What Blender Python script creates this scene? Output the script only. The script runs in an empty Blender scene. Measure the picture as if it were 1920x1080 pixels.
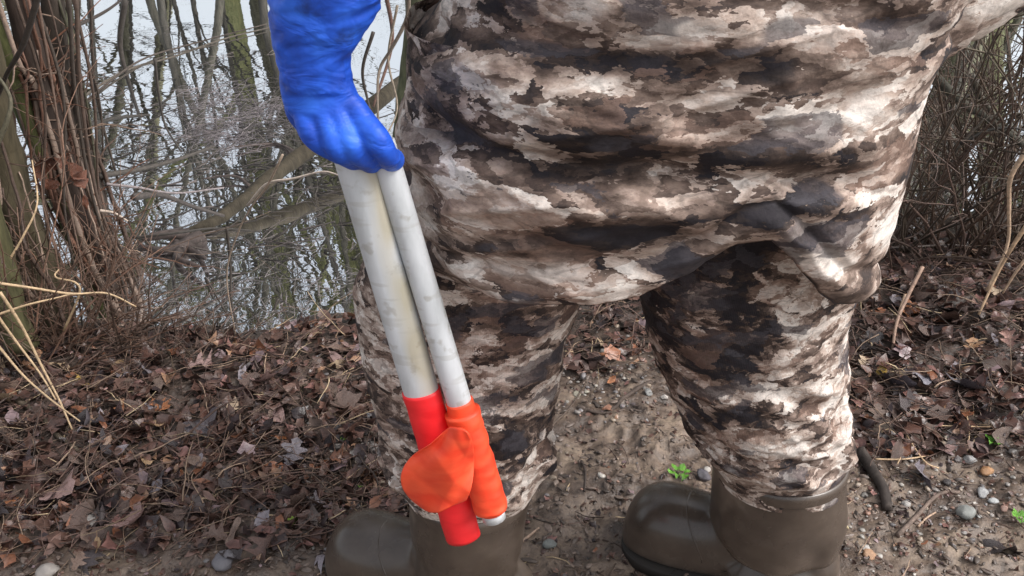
import bpy, math, random
import numpy as np
from mathutils import Vector, Matrix, Quaternion
R = math.radians
S = bpy.context.scene
col = S.collection
rng = np.random.default_rng(7)
random.seed(7)

# ------------------------------------------------------------------ camera
PITCH = R(30.0); FPX = 1700.0; CAMZ = 1.10
cd = bpy.data.cameras.new('camera'); cam = bpy.data.objects.new('camera', cd); col.objects.link(cam)
cam.location = (0, 0, CAMZ); cam.rotation_euler = (R(90) - PITCH, 0, 0)
cd.sensor_width = 36; cd.lens = 36 * FPX / 1920; cd.clip_start = 0.05; cd.clip_end = 400
S.camera = cam
# ------------------------------------------------------------------ sky and sun (overcast)
SUN_EL, SUN_AZ = R(52), R(105)          # azimuth clockwise from +Y: from the right
w = bpy.data.worlds.new('World'); S.world = w; w.use_nodes = True
nt = w.node_tree; nt.nodes.clear()
sky = nt.nodes.new('ShaderNodeTexSky'); sky.sky_type = 'NISHITA'; sky.sun_disc = False
sky.sun_elevation = SUN_EL; sky.sun_rotation = SUN_AZ; sky.dust_density = 5; sky.air_density = 1.2; sky.ozone_density = 1.0
hs = nt.nodes.new('ShaderNodeHueSaturation'); hs.inputs['Saturation'].default_value = 0.30
bg = nt.nodes.new('ShaderNodeBackground'); bg.inputs['Strength'].default_value = 0.15
wo = nt.nodes.new('ShaderNodeOutputWorld')
nt.links.new(sky.outputs[0], hs.inputs['Color']); nt.links.new(hs.outputs[0], bg.inputs[0]); nt.links.new(bg.outputs[0], wo.inputs[0])
sd = bpy.data.lights.new('sun', 'SUN'); sd.energy = 1.15; sd.angle = R(28); sd.color = (1.0, 0.975, 0.95)
sun = bpy.data.objects.new('sun', sd); col.objects.link(sun)
sdir = Vector((math.sin(SUN_AZ) * math.cos(SUN_EL), math.cos(SUN_AZ) * math.cos(SUN_EL), math.sin(SUN_EL)))
sun.rotation_euler = sdir.to_track_quat('Z', 'Y').to_euler(); sun.location = (4, -1, 8)
S.view_settings.view_transform = 'Standard'; S.view_settings.look = 'None'
S.view_settings.gamma = 1; S.view_settings.use_curve_mapping = False
S.view_settings.exposure = 0.74

# ------------------------------------------------------------------ helpers
cP, sP = math.cos(PITCH), math.sin(PITCH)
def ray(px, py):
    a = (px - 960) / FPX; b = (540 - py) / FPX
    return Vector((a, cP + b * sP, -sP + b * cP))
def at_z(px, py, z=0.0):
    d = ray(px, py); t = (z - CAMZ) / d.z
    return Vector((d.x * t, d.y * t, z))
def at_y(px, py, Y):
    d = ray(px, py); t = Y / d.y
    return Vector((d.x * t, Y, CAMZ + d.z * t))
def to_px(x, y, z):
    dz = z - CAMZ
    dep = np.maximum(y * cP - dz * sP, 0.05)
    return 960 + FPX * x / dep, 540 - FPX * (y * sP + dz * cP) / dep

_T = rng.random((32, 32, 32))
def vn(x, y, z=0.0):
    x, y, z = np.broadcast_arrays(np.asarray(x, float), np.asarray(y, float), np.asarray(z, float))
    xi, yi, zi = np.floor(x).astype(int), np.floor(y).astype(int), np.floor(z).astype(int)
    fx, fy, fz = x - xi, y - yi, z - zi
    fx = fx * fx * (3 - 2 * fx); fy = fy * fy * (3 - 2 * fy); fz = fz * fz * (3 - 2 * fz)
    g = lambda a, b, c: _T[(xi + a) & 31, (yi + b) & 31, (zi + c) & 31]
    l0 = (g(0,0,0) * (1-fx) + g(1,0,0) * fx) * (1-fy) + (g(0,1,0) * (1-fx) + g(1,1,0) * fx) * fy
    l1 = (g(0,0,1) * (1-fx) + g(1,0,1) * fx) * (1-fy) + (g(0,1,1) * (1-fx) + g(1,1,1) * fx) * fy
    return (l0 * (1-fz) + l1 * fz) * 2 - 1
def fbm(x, y, z=0.0, o=4, l=2.03, g=0.5):
    s = 0; a = 1; t = 0
    for i in range(o):
        s = s + a * vn(x * l**i + 3.1*i, y * l**i + 7.7*i, np.asarray(z) * l**i + 1.3*i); t += a; a *= g
    return s / t

def mesh_np(name, V, F, colr=None, smooth=True):
    """V (n,3); F list of arrays of faces, (m,3) or (m,4)"""
    me = bpy.data.meshes.new(name)
    V = np.asarray(V, np.float32)
    F = [np.asarray(f, np.int32) for f in F if len(f)]
    me.vertices.add(len(V)); me.vertices.foreach_set('co', V.ravel())
    loops = np.concatenate([f.ravel() for f in F])
    counts = np.concatenate([np.full(len(f), f.shape[1], np.int32) for f in F])
    starts = np.concatenate([[0], np.cumsum(counts)[:-1]]).astype(np.int32)
    me.loops.add(len(loops)); me.loops.foreach_set('vertex_index', loops)
    me.polygons.add(len(counts)); me.polygons.foreach_set('loop_start', starts)
    me.polygons.foreach_set('loop_total', counts)
    me.update(calc_edges=True); me.validate()
    if smooth: me.polygons.foreach_set('use_smooth', np.ones(len(me.polygons), bool))
    if colr is not None:
        a = me.color_attributes.new('Col', 'FLOAT_COLOR', 'POINT')
        c = np.ones((len(V), 4), np.float32); c[:, :3] = colr
        a.data.foreach_set('color', c.ravel())
    return me

def place(name, me, mat, parent=None, loc=None):
    o = bpy.data.objects.new(name, me); col.objects.link(o)
    if mat is not None and len(me.materials) == 0: me.materials.append(mat)
    if parent is not None: o.parent = parent
    if loc is not None: o.location = loc
    return o
def tag(o, label=None, cat=None, group=None, kind=None):
    if label: o['label'] = label
    if cat: o['category'] = cat
    if group: o['group'] = group
    if kind: o['kind'] = kind
    return o
def empty(name, loc=(0, 0, 0)):
    o = bpy.data.objects.new(name, None); col.objects.link(o); o.location = loc; o.empty_display_size = 0.05
    return o

class MB:
    """accumulates geometry of ONE object"""
    def __init__(s): s.V = []; s.F3 = []; s.F4 = []; s.C = []; s.n = 0
    def add(s, V, F4=None, F3=None, c=(1, 1, 1)):
        V = np.asarray(V, float)
        if F4 is not None and len(F4): s.F4.append(np.asarray(F4) + s.n)
        if F3 is not None and len(F3): s.F3.append(np.asarray(F3) + s.n)
        cc = np.ones((len(V), 3)) * np.asarray(c)
        s.V.append(V); s.C.append(cc); s.n += len(V)
    def tube(s, P, r, sides=5, c=(1, 1, 1), cap=True, rough=0.0):
        P = np.asarray(P, float); n = len(P)
        r = np.ones(n) * np.asarray(r, float)
        T = np.gradient(P, axis=0); T /= np.linalg.norm(T, axis=1, keepdims=True) + 1e-9
        u = np.cross(T[0], [0.31, 0.2, 0.93]); u /= np.linalg.norm(u) + 1e-9
        a = np.arange(sides) * 2 * math.pi / sides
        rings = []
        for i in range(n):
            u = u - T[i] * np.dot(u, T[i]); u /= np.linalg.norm(u) + 1e-9
            v = np.cross(T[i], u)
            rr = r[i]
            if rough:
                rr = rr * (1 + rough * vn(np.cos(a)*1.5 + P[i,2]*4/max(r[0],.004)*.02, np.sin(a)*1.5 + P[i,0]*9, P[i].sum()*12 ))
                rr = np.asarray(rr)[:, None]
            rings.append(P[i] + rr * (np.cos(a)[:, None] * u + np.sin(a)[:, None] * v))
        V = np.concatenate(rings)
        i, j = np.meshgrid(np.arange(n - 1), np.arange(sides), indexing='ij'); i = i.ravel(); j = j.ravel(); k = (j + 1) % sides
        F4 = np.stack([i*sides + j, i*sides + k, (i+1)*sides + k, (i+1)*sides + j], 1)
        F3 = None
        if cap:
            V = np.concatenate([V, P[:1], P[-1:]])
            jj = np.arange(sides); kk = (jj + 1) % sides
            F3 = np.concatenate([np.stack([np.full(sides, n*sides), kk, jj], 1), np.stack([np.full(sides, n*sides+1), (n-1)*sides + jj, (n-1)*sides + kk], 1)])
        s.add(V, F4, F3, c)
    def mesh(s, name, smooth=True, origin=None):
        V = np.concatenate(s.V)
        if origin is not None: V = V - np.asarray(origin)
        F = []
        if s.F4: F.append(np.concatenate(s.F4))
        if s.F3: F.append(np.concatenate(s.F3))
        return mesh_np(name, V, F, np.concatenate(s.C), smooth)

def spline(pts, n):
    """Catmull-Rom through control points"""
    P = np.asarray(pts, float); m = len(P)
    Q = np.concatenate([[2*P[0]-P[1]], P, [2*P[-1]-P[-2]]])
    t = np.linspace(0, m - 1 - 1e-6, n); i = np.floor(t).astype(int); f = (t - i)[:, None]
    a, b, c, d = Q[i], Q[i+1], Q[i+2], Q[i+3]
    return 0.5 * ((2*b) + (-a + c)*f + (2*a - 5*b + 4*c - d)*f**2 + (-a + 3*b - 3*c + d)*f**3)

# ------------------------------------------------------------------ materials
def newmat(name):
    m = bpy.data.materials.new(name); m.use_nodes = True
    nt = m.node_tree; b = nt.nodes['Principled BSDF']
    return m, nt, b
def N(nt, t, **kw):
    n = nt.nodes.new('ShaderNode' + t)
    for k, v in kw.items():
        if k in n.inputs: n.inputs[k].default_value = v
        else: setattr(n, k, v)
    return n
def ramp(nt, fac, stops, interp='LINEAR'):
    r = nt.nodes.new('ShaderNodeValToRGB'); r.color_ramp.interpolation = interp
    e = r.color_ramp.elements
    while len(e) > 1: e.remove(e[-1])
    e[0].position = stops[0][0]; e[0].color = (*stops[0][1], 1)
    for p, c in stops[1:]:
        q = e.new(p); q.color = (*c, 1)
    nt.links.new(fac, r.inputs[0]); return r
def mixc(nt, a, b, fac, mode='MIX'):
    m = nt.nodes.new('ShaderNodeMix'); m.data_type = 'RGBA'; m.blend_type = mode
    for sock, v in ((m.inputs[6], a), (m.inputs[7], b), (m.inputs[0], fac)):
        if hasattr(v, 'is_linked') or hasattr(v, 'node'): nt.links.new(v, sock)
        elif isinstance(v, (int, float)): sock.default_value = v
        else: sock.default_value = (*v, 1)
    return m.outputs[2]
def math_n(nt, op, a, b=0.0, c=None):
    m = nt.nodes.new('ShaderNodeMath'); m.operation = op
    for i, v in enumerate((a, b) if c is None else (a, b, c)):
        if hasattr(v, 'node'): nt.links.new(v, m.inputs[i])
        else: m.inputs[i].default_value = v
    return m.outputs[0]
def bump(nt, b, h, strength=0.3, dist=0.01):
    n = nt.nodes.new('ShaderNodeBump'); n.inputs['Strength'].default_value = strength; n.inputs['Distance'].default_value = dist
    nt.links.new(h, n.inputs['Height']); nt.links.new(n.outputs[0], b.inputs['Normal']); return n

def tinted(name, rough=0.6, scale=60, amp=0.5, bumps=0.4, spec=0.4, wet=0.0, stretch=None):
    """colour = attribute Col x object colour x procedural grain"""
    m, nt, b = newmat(name)
    at = N(nt, 'Attribute', attribute_name='Col'); oi = N(nt, 'ObjectInfo'); tc = N(nt, 'TexCoord')
    c = mixc(nt, at.outputs['Color'], oi.outputs['Color'], 1.0, 'MULTIPLY')
    vec = tc.outputs['Object']
    if stretch:
        mp = N(nt, 'Mapping'); mp.inputs['Scale'].default_value = stretch; nt.links.new(vec, mp.inputs[0]); vec = mp.outputs[0]
    nz = N(nt, 'TexNoise', Scale=scale, Detail=5.0, Roughness=0.65); nt.links.new(vec, nz.inputs['Vector'])
    r = ramp(nt, nz.outputs[0], [(0.28, (1-amp,)*3), (0.5, (1, 1, 1)), (0.72, (1+amp*.8, 1+amp*.75, 1+amp*.7))])
    c2 = mixc(nt, c, r.outputs[0], 1.0, 'MULTIPLY')
    nt.links.new(c2, b.inputs['Base Color'])
    b.inputs['Roughness'].default_value = rough; b.inputs['Specular IOR Level'].default_value = spec
    if wet:
        n2 = N(nt, 'TexNoise', Scale=9.0, Detail=3.0); nt.links.new(tc.outputs['Object'], n2.inputs['Vector'])
        rr = ramp(nt, n2.outputs[0], [(0.4, (rough,)*3), (0.6, (wet,)*3)]); nt.links.new(rr.outputs[0], b.inputs['Roughness'])
    if bumps: bump(nt, b, nz.outputs[0], bumps, 0.004)
    return m
M = {}
M['leaf'] = tinted('dead_leaf', 0.5, 70, 0.45, 0.5, 0.5, wet=0.2)
M['bark'] = tinted('bark', 0.8, 45, 0.55, 0.9, 0.2, stretch=(1, 1, 0.25))
M['twig'] = tinted('twig', 0.6, 120, 0.4, 0.3, 0.35)
M['stone'] = tinted('stone', 0.45, 60, 0.35, 0.4, 0.5)
M['green'] = tinted('green_leaf', 0.45, 60, 0.25, 0.2, 0.5)
M['skin'] = tinted('skin', 0.5, 80, 0.12, 0.1, 0.4)

# ------------------------------------------------------------------ terrain
WZ = -0.06
def shore_y(x):
    return np.interp(x, [-12, -3, -0.6, 0.2, 1.1, 2.5, 12], [1.2, 1.72, 1.76, 1.88, 2.22, 2.7, 4.5]) + 0.05 * fbm(x * 2.2, 3.3, o=3) + 0.025 * vn(x * 11, 8.2)
def sstep(a, b, x):
    t = np.clip((x - a) / (b - a), 0, 1); return t * t * (3 - 2 * t)
def ground_h(x, y, fine=True):
    x = np.asarray(x, float); y = np.asarray(y, float)
    d = y - shore_y(x)
    h = 0.018 * fbm(x * 1.6 + 5, y * 1.6, o=2) - 0.30 * sstep(-0.12, 0.8, d) - 0.02 * sstep(-0.35, 0, d)
    h += 0.05 * np.exp(-((x - 1.05)**2 / 0.12 + (y - 1.72)**2 / 0.06))            # hump of litter at right
    h += 0.022 * np.exp(-((x - 0.28)**2 / 0.012 + (y - 1.40)**2 / 0.01))           # pale mud mound
    h += 0.015 * np.exp(-((x - 0.12)**2 / 0.02 + (y - 1.22)**2 / 0.008))
    far = sstep(8.2, 10.5, y + 0.8 * vn(x * .3, 4.4)); h = h + far * (0.75 + 0.25 * vn(x * .5, y * .5)) + 0.02 * np.clip(y - 12, 0, 60)
    if fine:
        for fx_, fy_ in ((.40, .985), (.30, 1.02), (.20, 1.06), (-.05, .935), (-.15, .965), (-.25, .99)):
            q_ = ((x - fx_)**2 + (y - fy_)**2) / .0085; h = h - .002 * np.exp(-q_) + .014 * np.exp(-(np.sqrt(q_) - 1.5)**2 * 5)
        n = fbm(x * 11, y * 13, o=3); rd = 1 - np.abs(fbm(x * 17 + 9, y * 24, o=3)) * 2.4
        h = h + 0.015 * n + 0.015 * np.clip(rd, 0, 1)**2 * (0.4 + vn(x * 4, y * 4) * .6) + 0.006 * fbm(x * 52, y * 64, o=3)
    return h
def axis(f0, f1, step, lo, hi, g=1.14):
    a = list(np.arange(f0, f1, step)); d = step; p = a[-1]
    while p < hi: d *= g; p += d; a.append(min(p, hi))
    d = step; p = a[0]; b = []
    while p > lo: d *= g; p -= d; b.append(max(p, lo))
    return np.array(b[::-1] + a)
xs = axis(-1.25, 1.5, 0.0055, -150, 150); ys = axis(0.72, 2.25, 0.0055, -60, 180)
X, Yg = np.meshgrid(xs, ys); H = ground_h(X, Yg)
V = np.stack([X, Yg, H], -1).reshape(-1, 3)
nx, ny = len(xs), len(ys)
i, j = np.meshgrid(np.arange(ny - 1), np.arange(nx - 1), indexing='ij'); q = (i * nx + j).ravel()
F = np.stack([q, q + 1, q + 1 + nx, q + nx], 1)
# litter amount (what lies on the ground, by place)
def litter(x, y):
    px, py = to_px(x, y, 0 * x)
    left = sstep(1010, 860, px) * sstep(1120, 900, py)
    midtop = 0.75 * sstep(820, 960, px) * sstep(1420, 1330, px) * sstep(735, 670, py)
    right = sstep(1500, 1600, px) * sstep(890, 800, py - (px - 1700) * 0.05)
    m = np.maximum(np.maximum(left, midtop), right)
    return np.clip(m + 0.25 * vn(x * 6, y * 6) * m + 0.02, 0.02, 1)
LT = litter(X, Yg)
dsh = Yg - shore_y(X)
wet = np.clip(sstep(-0.25, 0.0, dsh), 0, 1)
cm = np.stack([LT, wet, np.zeros_like(LT)], -1).reshape(-1, 3)
me = mesh_np('ground', V, [F], cm)
m, nt, b = newmat('mud')
at = N(nt, 'Attribute', attribute_name='Col'); sp = N(nt, 'SeparateColor'); nt.links.new(at.outputs['Color'], sp.inputs[0])
tc = N(nt, 'TexCoord')
n1 = N(nt, 'TexNoise', Scale=9.0, Detail=9.0, Roughness=0.72); nt.links.new(tc.outputs['Object'], n1.inputs['Vector'])
n2 = N(nt, 'TexNoise', Scale=55.0, Detail=6.0, Roughness=0.7); nt.links.new(tc.outputs['Object'], n2.inputs['Vector'])
r1 = ramp(nt, n1.outputs[0], [(0.33, (0.038, 0.028, 0.023)), (0.45, (0.10, 0.072, 0.056)), (0.55, (0.175, 0.130, 0.098)), (0.69, (0.29, 0.225, 0.165))])
r2 = ramp(nt, n2.outputs[0], [(0.30, (0.35, 0.33, 0.32)), (0.5, (1, 1, 1)), (0.72, (1.25, 1.22, 1.2))])
c = mixc(nt, r1.outputs[0], r2.outputs[0], 1.0, 'MULTIPLY')
c = mixc(nt, c, (0.045, 0.030, 0.024), math_n(nt, 'MULTIPLY', sp.outputs[0], 0.85))
c = mixc(nt, c, (0.04, 0.032, 0.028), math_n(nt, 'MULTIPLY', sp.outputs[1], 0.6))
nt.links.new(c, b.inputs['Base Color'])
rr = ramp(nt, n1.outputs[0], [(0.40, (0.20,)*3), (0.60, (0.62,)*3)]); nt.links.new(rr.outputs[0], b.inputs['Roughness'])
bump(nt, b, n2.outputs[0], 0.7, 0.006)
o = place('ground', me, m); tag(o, kind='structure')

# water
m, nt, b = newmat('pond_water')
b.inputs['Base Color'].default_value = (0.035, 0.04, 0.032, 1); b.inputs['Roughness'].default_value = 0.04; b.inputs['IOR'].default_value = 1.33
gl = N(nt, 'BsdfGlossy', Roughness=0.0); gl.inputs['Color'].default_value = (0.97, 0.985, 1.0, 1)
fr = N(nt, 'Fresnel', IOR=1.6)
fac = math_n(nt, 'MULTIPLY_ADD', fr.outputs[0], 1.0, 0.93)
mx = N(nt, 'MixShader'); nt.links.new(fac, mx.inputs[0]); nt.links.new(b.outputs[0], mx.inputs[1]); nt.links.new(gl.outputs[0], mx.inputs[2])
nt.links.new(mx.outputs[0], nt.nodes['Material Output'].inputs['Surface'])
tc = N(nt, 'TexCoord'); wn = N(nt, 'TexNoise', Scale=6.0, Detail=3.0, Roughness=0.5); nt.links.new(tc.outputs['Object'], wn.inputs['Vector'])
bn = N(nt, 'Bump', Strength=0.11, Distance=0.006); nt.links.new(wn.outputs[0], bn.inputs['Height'])
nt.links.new(bn.outputs[0], gl.inputs['Normal']); nt.links.new(bn.outputs[0], b.inputs['Normal'])
ww = np.array([[-149, -20, WZ], [149, -20, WZ], [149, 90, WZ], [-149, 90, WZ]], float)
o = place('water', mesh_np('water', ww, [np.array([[0, 1, 2, 3]])]), m); tag(o, kind='structure')

# ------------------------------------------------------------------ bare trees beyond the water (their reflections fill the pond)
def tree_mesh(seed, height, r0, spread=1.0, depth=4):
    rg = random.Random(seed); tr = MB(); br = MB()
    def grow(p, d, L, r, lev):
        n = 7 if lev == 0 else 5
        pts = [np.array(p)]; dd = np.array(d, float)
        for k in range(n):
            jit = 0.10 if lev == 0 else 0.28
            dd = dd + np.array([rg.gauss(0, jit), rg.gauss(0, jit), rg.gauss(0.03 if lev else 0, jit * .5)]); dd /= np.linalg.norm(dd)
            pts.append(pts[-1] + dd * L / n)
        rad = np.linspace(r, r * (0.35 if lev == 0 else 0.3), n + 1)
        cc = 1.0 if lev == 0 else 0.9
        (tr if lev == 0 else br).tube(pts, rad, 8 if lev == 0 else (5 if lev == 1 else 3), (cc, cc, cc), cap=False)
        if lev >= depth: return
        nb = [13, 7, 5, 4][lev]
        for _ in range(nb):
            t = rg.uniform(0.22 if lev == 0 else 0.2, 1.0); k = min(int(t * n), n - 1); q = pts[k] + (pts[k+1] - pts[k]) * (t * n - k)
            a = rg.uniform(0, 2 * math.pi); tl = rg.uniform(0.4, 1.1)
            perp = np.array([math.cos(a), math.sin(a), rg.uniform(-.1, .5)])
            nd = dd * 0.55 + perp * tl * spread; nd /= np.linalg.norm(nd)
            grow(q, nd, L * rg.uniform(0.34, 0.55) * (1.1 - .4 * t), r * (1 - .6 * t) * 0.45, lev + 1)
    grow((0, 0, 0), (0.03, 0, 1), height, r0, 0)
    return tr.mesh('trunk'), br.mesh('branches')
protos = [tree_mesh(s, h, r) for s, h, r in ((1, 9, .13), (2, 11, .17), (3, 7.5, .09), (5, 10, .12), (8, 5.5, .035), (9, 4.6, .028), (12, 8, .05))]
tcol = [(0.17, 0.175, 0.085, 1), (0.18, 0.18, 0.095, 1), (0.11, 0.105, 0.075, 1), (0.13, 0.125, 0.08, 1), (.08, .075, .06, 1), (.07, .065, .055, 1), (.09, .085, .065, 1)]
spots = []
for px, Y, k in ((392, 9.3, 0), (450, 10.2, 2), (628, 9.6, 0), (290, 11, 4), (205, 10, 5), (500, 9.4, 5), (90, 9.4, 3), (560, 11.5, 6), (740, 9.4, 0), (-120, 10, 1),
                 (900, 10, 3), (1100, 9.5, 0), (1300, 10.6, 1), (1500, 9.2, 3), (1640, 10, 0), (1700, 9.0, 1), (1745, 9.8, 3), (1800, 9.1, 0), (1860, 9.6, 1), (1910, 9.2, 3), (1990, 10, 0), (2150, 9.5, 1)):
    spots.append(((px - 960) / FPX * (Y * cP + .55), Y, k))
for i in range(26):
    Y = 13 + 20 * rng.random(); spots.append(((rng.random() * 2 - 1) * Y * .8, Y, int(rng.choice([2, 3, 4, 5, 6, 6]))))
for i in range(16):
    Y = 9.2 + 4 * rng.random(); spots.append((1.5 + Y * .5 * rng.random() , Y, int(rng.integers(0, 4))))
for px, Y, k in ((250, 6.4, 4), (350, 7.2, 5), (440, 6.0, 4), (540, 6.8, 5), (640, 6.2, 4), (150, 6.9, 5), (300, 5.9, 5), (490, 6.3, 5), (590, 7.0, 4), (300, 8.2, 5), (580, 8.4, 4), (400, 8.6, 5), (1640, 6.3, 3), (1720, 5.9, 4), (1790, 6.6, 2), (1850, 6.1, 4), (1900, 7.0, 3), (1680, 7.3, 0)): spots.append(((px - 960) / FPX * (Y * cP + .55), Y, k))
for x, y, k in spots:
    r = empty('bare_tree', (x, y, float(ground_h(x, y, False)) - .1)); s = random.uniform(.85, 1.2); r.scale = (s, s, s)
    r.rotation_euler = (0, 0, random.uniform(0, 6.28))
    kind_ = ['tall slender', 'tall thick olive', 'short', 'mid sized brownish', 'thin young', 'very thin young', 'slim grey'][k]
    tag(r, '%s leafless tree beyond the water %s, seen by its reflection' % (kind_, 'at the left' if x < -.12 * y else ('behind the walker' if x < .3 * y else 'at the right')), 'tree', 'bare trees beyond the pond')
    for nm, me in zip(('trunk', 'branches'), protos[k]):
        c = place(nm, me, M['bark'], r); c.color = tcol[k]

# ------------------------------------------------------------------ twigs, stems, branches
def wander(p, d, L, n, jit, grav=0.0, rg=random):
    pts = [np.array(p, float)]; dd = np.array(d, float); dd /= np.linalg.norm(dd)
    for k in range(n):
        dd = dd + np.array([rg.gauss(0, jit), rg.gauss(0, jit), rg.gauss(0, jit) - grav]); dd /= np.linalg.norm(dd)
        pts.append(pts[-1] + dd * L / n)
    return pts
def bush(mb, base, h, nst, lean, spread, c, r=0.004, sub=3, rg=random):
    for s in range(nst):
        a = rg.uniform(0, 6.28); b0 = np.array(base) + np.array([math.cos(a), math.sin(a), 0]) * rg.uniform(0, .06)
        b0[2] = min(base[2], b0[2]) - 0.02
        d = np.array([lean[0] + rg.gauss(0, spread), lean[1] + rg.gauss(0, spread), 1])
        L = h * rg.uniform(.6, 1.15); P = wander(b0, d, L, 9, .09, .02, rg)
        f = rg.uniform(.6, 1.35); cc = np.array(c) * f
        rr = r * rg.uniform(.6, 1.3)
        mb.tube(P, np.linspace(rr, rr * .35, 10), 5, cc)
        for _ in range(sub):
            k = rg.randint(2, 8); dd = (P[k+1] - P[k]) / np.linalg.norm(P[k+1] - P[k]) + np.array([rg.gauss(0, .8), rg.gauss(0, .8), rg.gauss(0, .5)])
            Q = wander(P[k], dd, L * rg.uniform(.2, .5), 6, .18, .03, rg)
            mb.tube(Q, np.linspace(rr * .55, rr * .2, 7), 4, cc * .9)
            if rg.random() < .6:
                k2 = rg.randint(1, 4); Q2 = wander(Q[k2], dd + np.array([rg.gauss(0, 1), rg.gauss(0, 1), rg.gauss(0, .6)]), L * .15, 4, .2, .0, rg)
                mb.tube(Q2, np.linspace(rr * .35, rr * .15, 5), 3, cc * .85)

def stem_px(name, pts, r, c, label, cat='stem', group=None, mat='twig', taper=.5, sides=6, n=22, rough=0.0):
    """pts = (px, py, Y) control points -> a real tube at that distance"""
    W = [np.array(at_y(a, b_, y)) for a, b_, y in pts]
    P = spline(W, n); org = P[0].copy()
    mb = MB(); mb.tube(P, np.linspace(r, r * taper, n), sides, (1, 1, 1), rough=rough)
    o = place(name, mb.mesh(name, origin=org), M[mat], loc=org); o.color = (*c, 1)
    return tag(o, label, cat, group)

# trunks and vines at the left edge of the pond
MOSS = (0.075, 0.08, 0.032); BRN = (0.085, 0.055, 0.042); RED = (0.15, 0.075, 0.05); STRAW = (0.50, 0.36, 0.22); DARK = (0.035, 0.027, 0.022); GREY = (0.20, 0.17, 0.155)
def trunk_px(pts, r0, r1, c, label, vines=10, vc=RED, vr=0.005, seed=1):
    rg = random.Random(seed)
    W = [np.array(at_y(a, b_, y)) for a, b_, y in pts]
    up = W[0] + (W[0] - W[1]) / np.linalg.norm(W[0] - W[1]) * 1.3; W = [up] + W
    P = spline(W, 46)[::-1]; base = P[0].copy()
    root = empty('vine_covered_tree', base); tag(root, label, 'tree', 'vine covered trunks at the left of the pond')
    mb = MB(); mb.tube(P, np.linspace(r0, r1, 46), 14, (1, 1, 1), rough=.22)
    t = place('trunk', mb.mesh('trunk', origin=base), M['bark'], root); t.color = (*c, 1)
    for v in range(vines):
        mb = MB(); ph = rg.uniform(0, 6.28); tw = rg.uniform(-1.0, 1.0); k0 = rg.randint(0, 6); k1 = rg.randint(24, 45)
        off = rg.uniform(1.0, 2.3); Q = []
        for k in range(k0, k1 + 1, 1):
            f = k / 45; rad = (r0 + (r1 - r0) * f) * off * (1 + .25 * math.sin(k * .22 + ph)); a = ph + tw * f * 2 + .25 * math.sin(k * .2 + v)
            Q.append(P[k] + np.array([math.cos(a) * rad, math.sin(a) * rad, 0]) + np.array([rg.gauss(0, .0012) for _ in range(3)]))
        vrr = vr * rg.uniform(.45, 1.4)
        mb.tube(Q, np.linspace(vrr, vrr * .6, len(Q)), 6, (1, 1, 1))
        for _ in range(7):
            k = rg.randint(0, len(Q) - 1); mb.tube(wander(Q[k], [rg.gauss(0, 1), rg.gauss(0, 1) - .3, rg.gauss(.3, .6)], rg.uniform(.05, .22), 6, .25, .03, rg), np.linspace(vrr * .4, vrr * .15, 7), 3, (.9, .85, .8))
        o = place('vine', mb.mesh('vine', origin=base), M['twig'], root)
        q = rg.random(); cc = vc if q < .5 else (BRN if q < .8 else (0.26, .19, .15)); g = rg.uniform(.7, 1.3); o.color = (cc[0]*g, cc[1]*g, cc[2]*g, 1)
    return root
vine_tree = trunk_px([(30, -20, 2.0), (75, 160, 1.98), (130, 340, 1.95), (190, 500, 1.92), (245, 640, 1.9)], .024, .028, (.05, .036, .03), 'thick brown trunk wrapped in reddish vines rising from the left bank', 17, RED, .006, 3)
trunk_px([(95, -20, 2.12), (120, 180, 2.12), (175, 360, 2.1), (220, 520, 2.05), (262, 650, 2.0)], .024, .026, (0.05, .04, .033), 'dark slender trunk just right of the thick vine-wrapped trunk', 12, BRN, .005, 4)
trunk_px([(60, 240, 1.95), (110, 370, 1.93), (165, 500, 1.9), (205, 590, 1.88), (222, 660, 1.85)], .021, .021, MOSS, 'slim olive green trunk crossing below the vine-wrapped trunk', 3, BRN, .003, 5)
trunk_px([(-40, 120, 1.8), (0, 300, 1.8), (50, 440, 1.8), (95, 560, 1.78), (120, 660, 1.75)], .04, .045, (0.07, .058, .036), 'mossy leaning trunk at the left edge of the picture', 14, BRN, .004, 6)
trunk_px([(-60, 300, 1.62), (-10, 500, 1.6), (40, 650, 1.58)], .035, .04, (0.085, .08, .04), 'low mossy stump stem in the left corner behind straw stalks', 6, BRN, .004, 7)
stem_px('vine_branch', [(75, -20, 1.75), (45, 80, 1.75), (8, 150, 1.76), (-30, 260, 1.78)], .007, DARK, 'dark curved branch crossing the upper left corner', 'branch')
stem_px('vine_branch', [(-20, 300, 1.7), (12, 230, 1.72), (18, 180, 1.74), (-20, 120, 1.75)], .006, (.1, .09, .06), 'short mossy branch bending at the left edge', 'branch')

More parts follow.
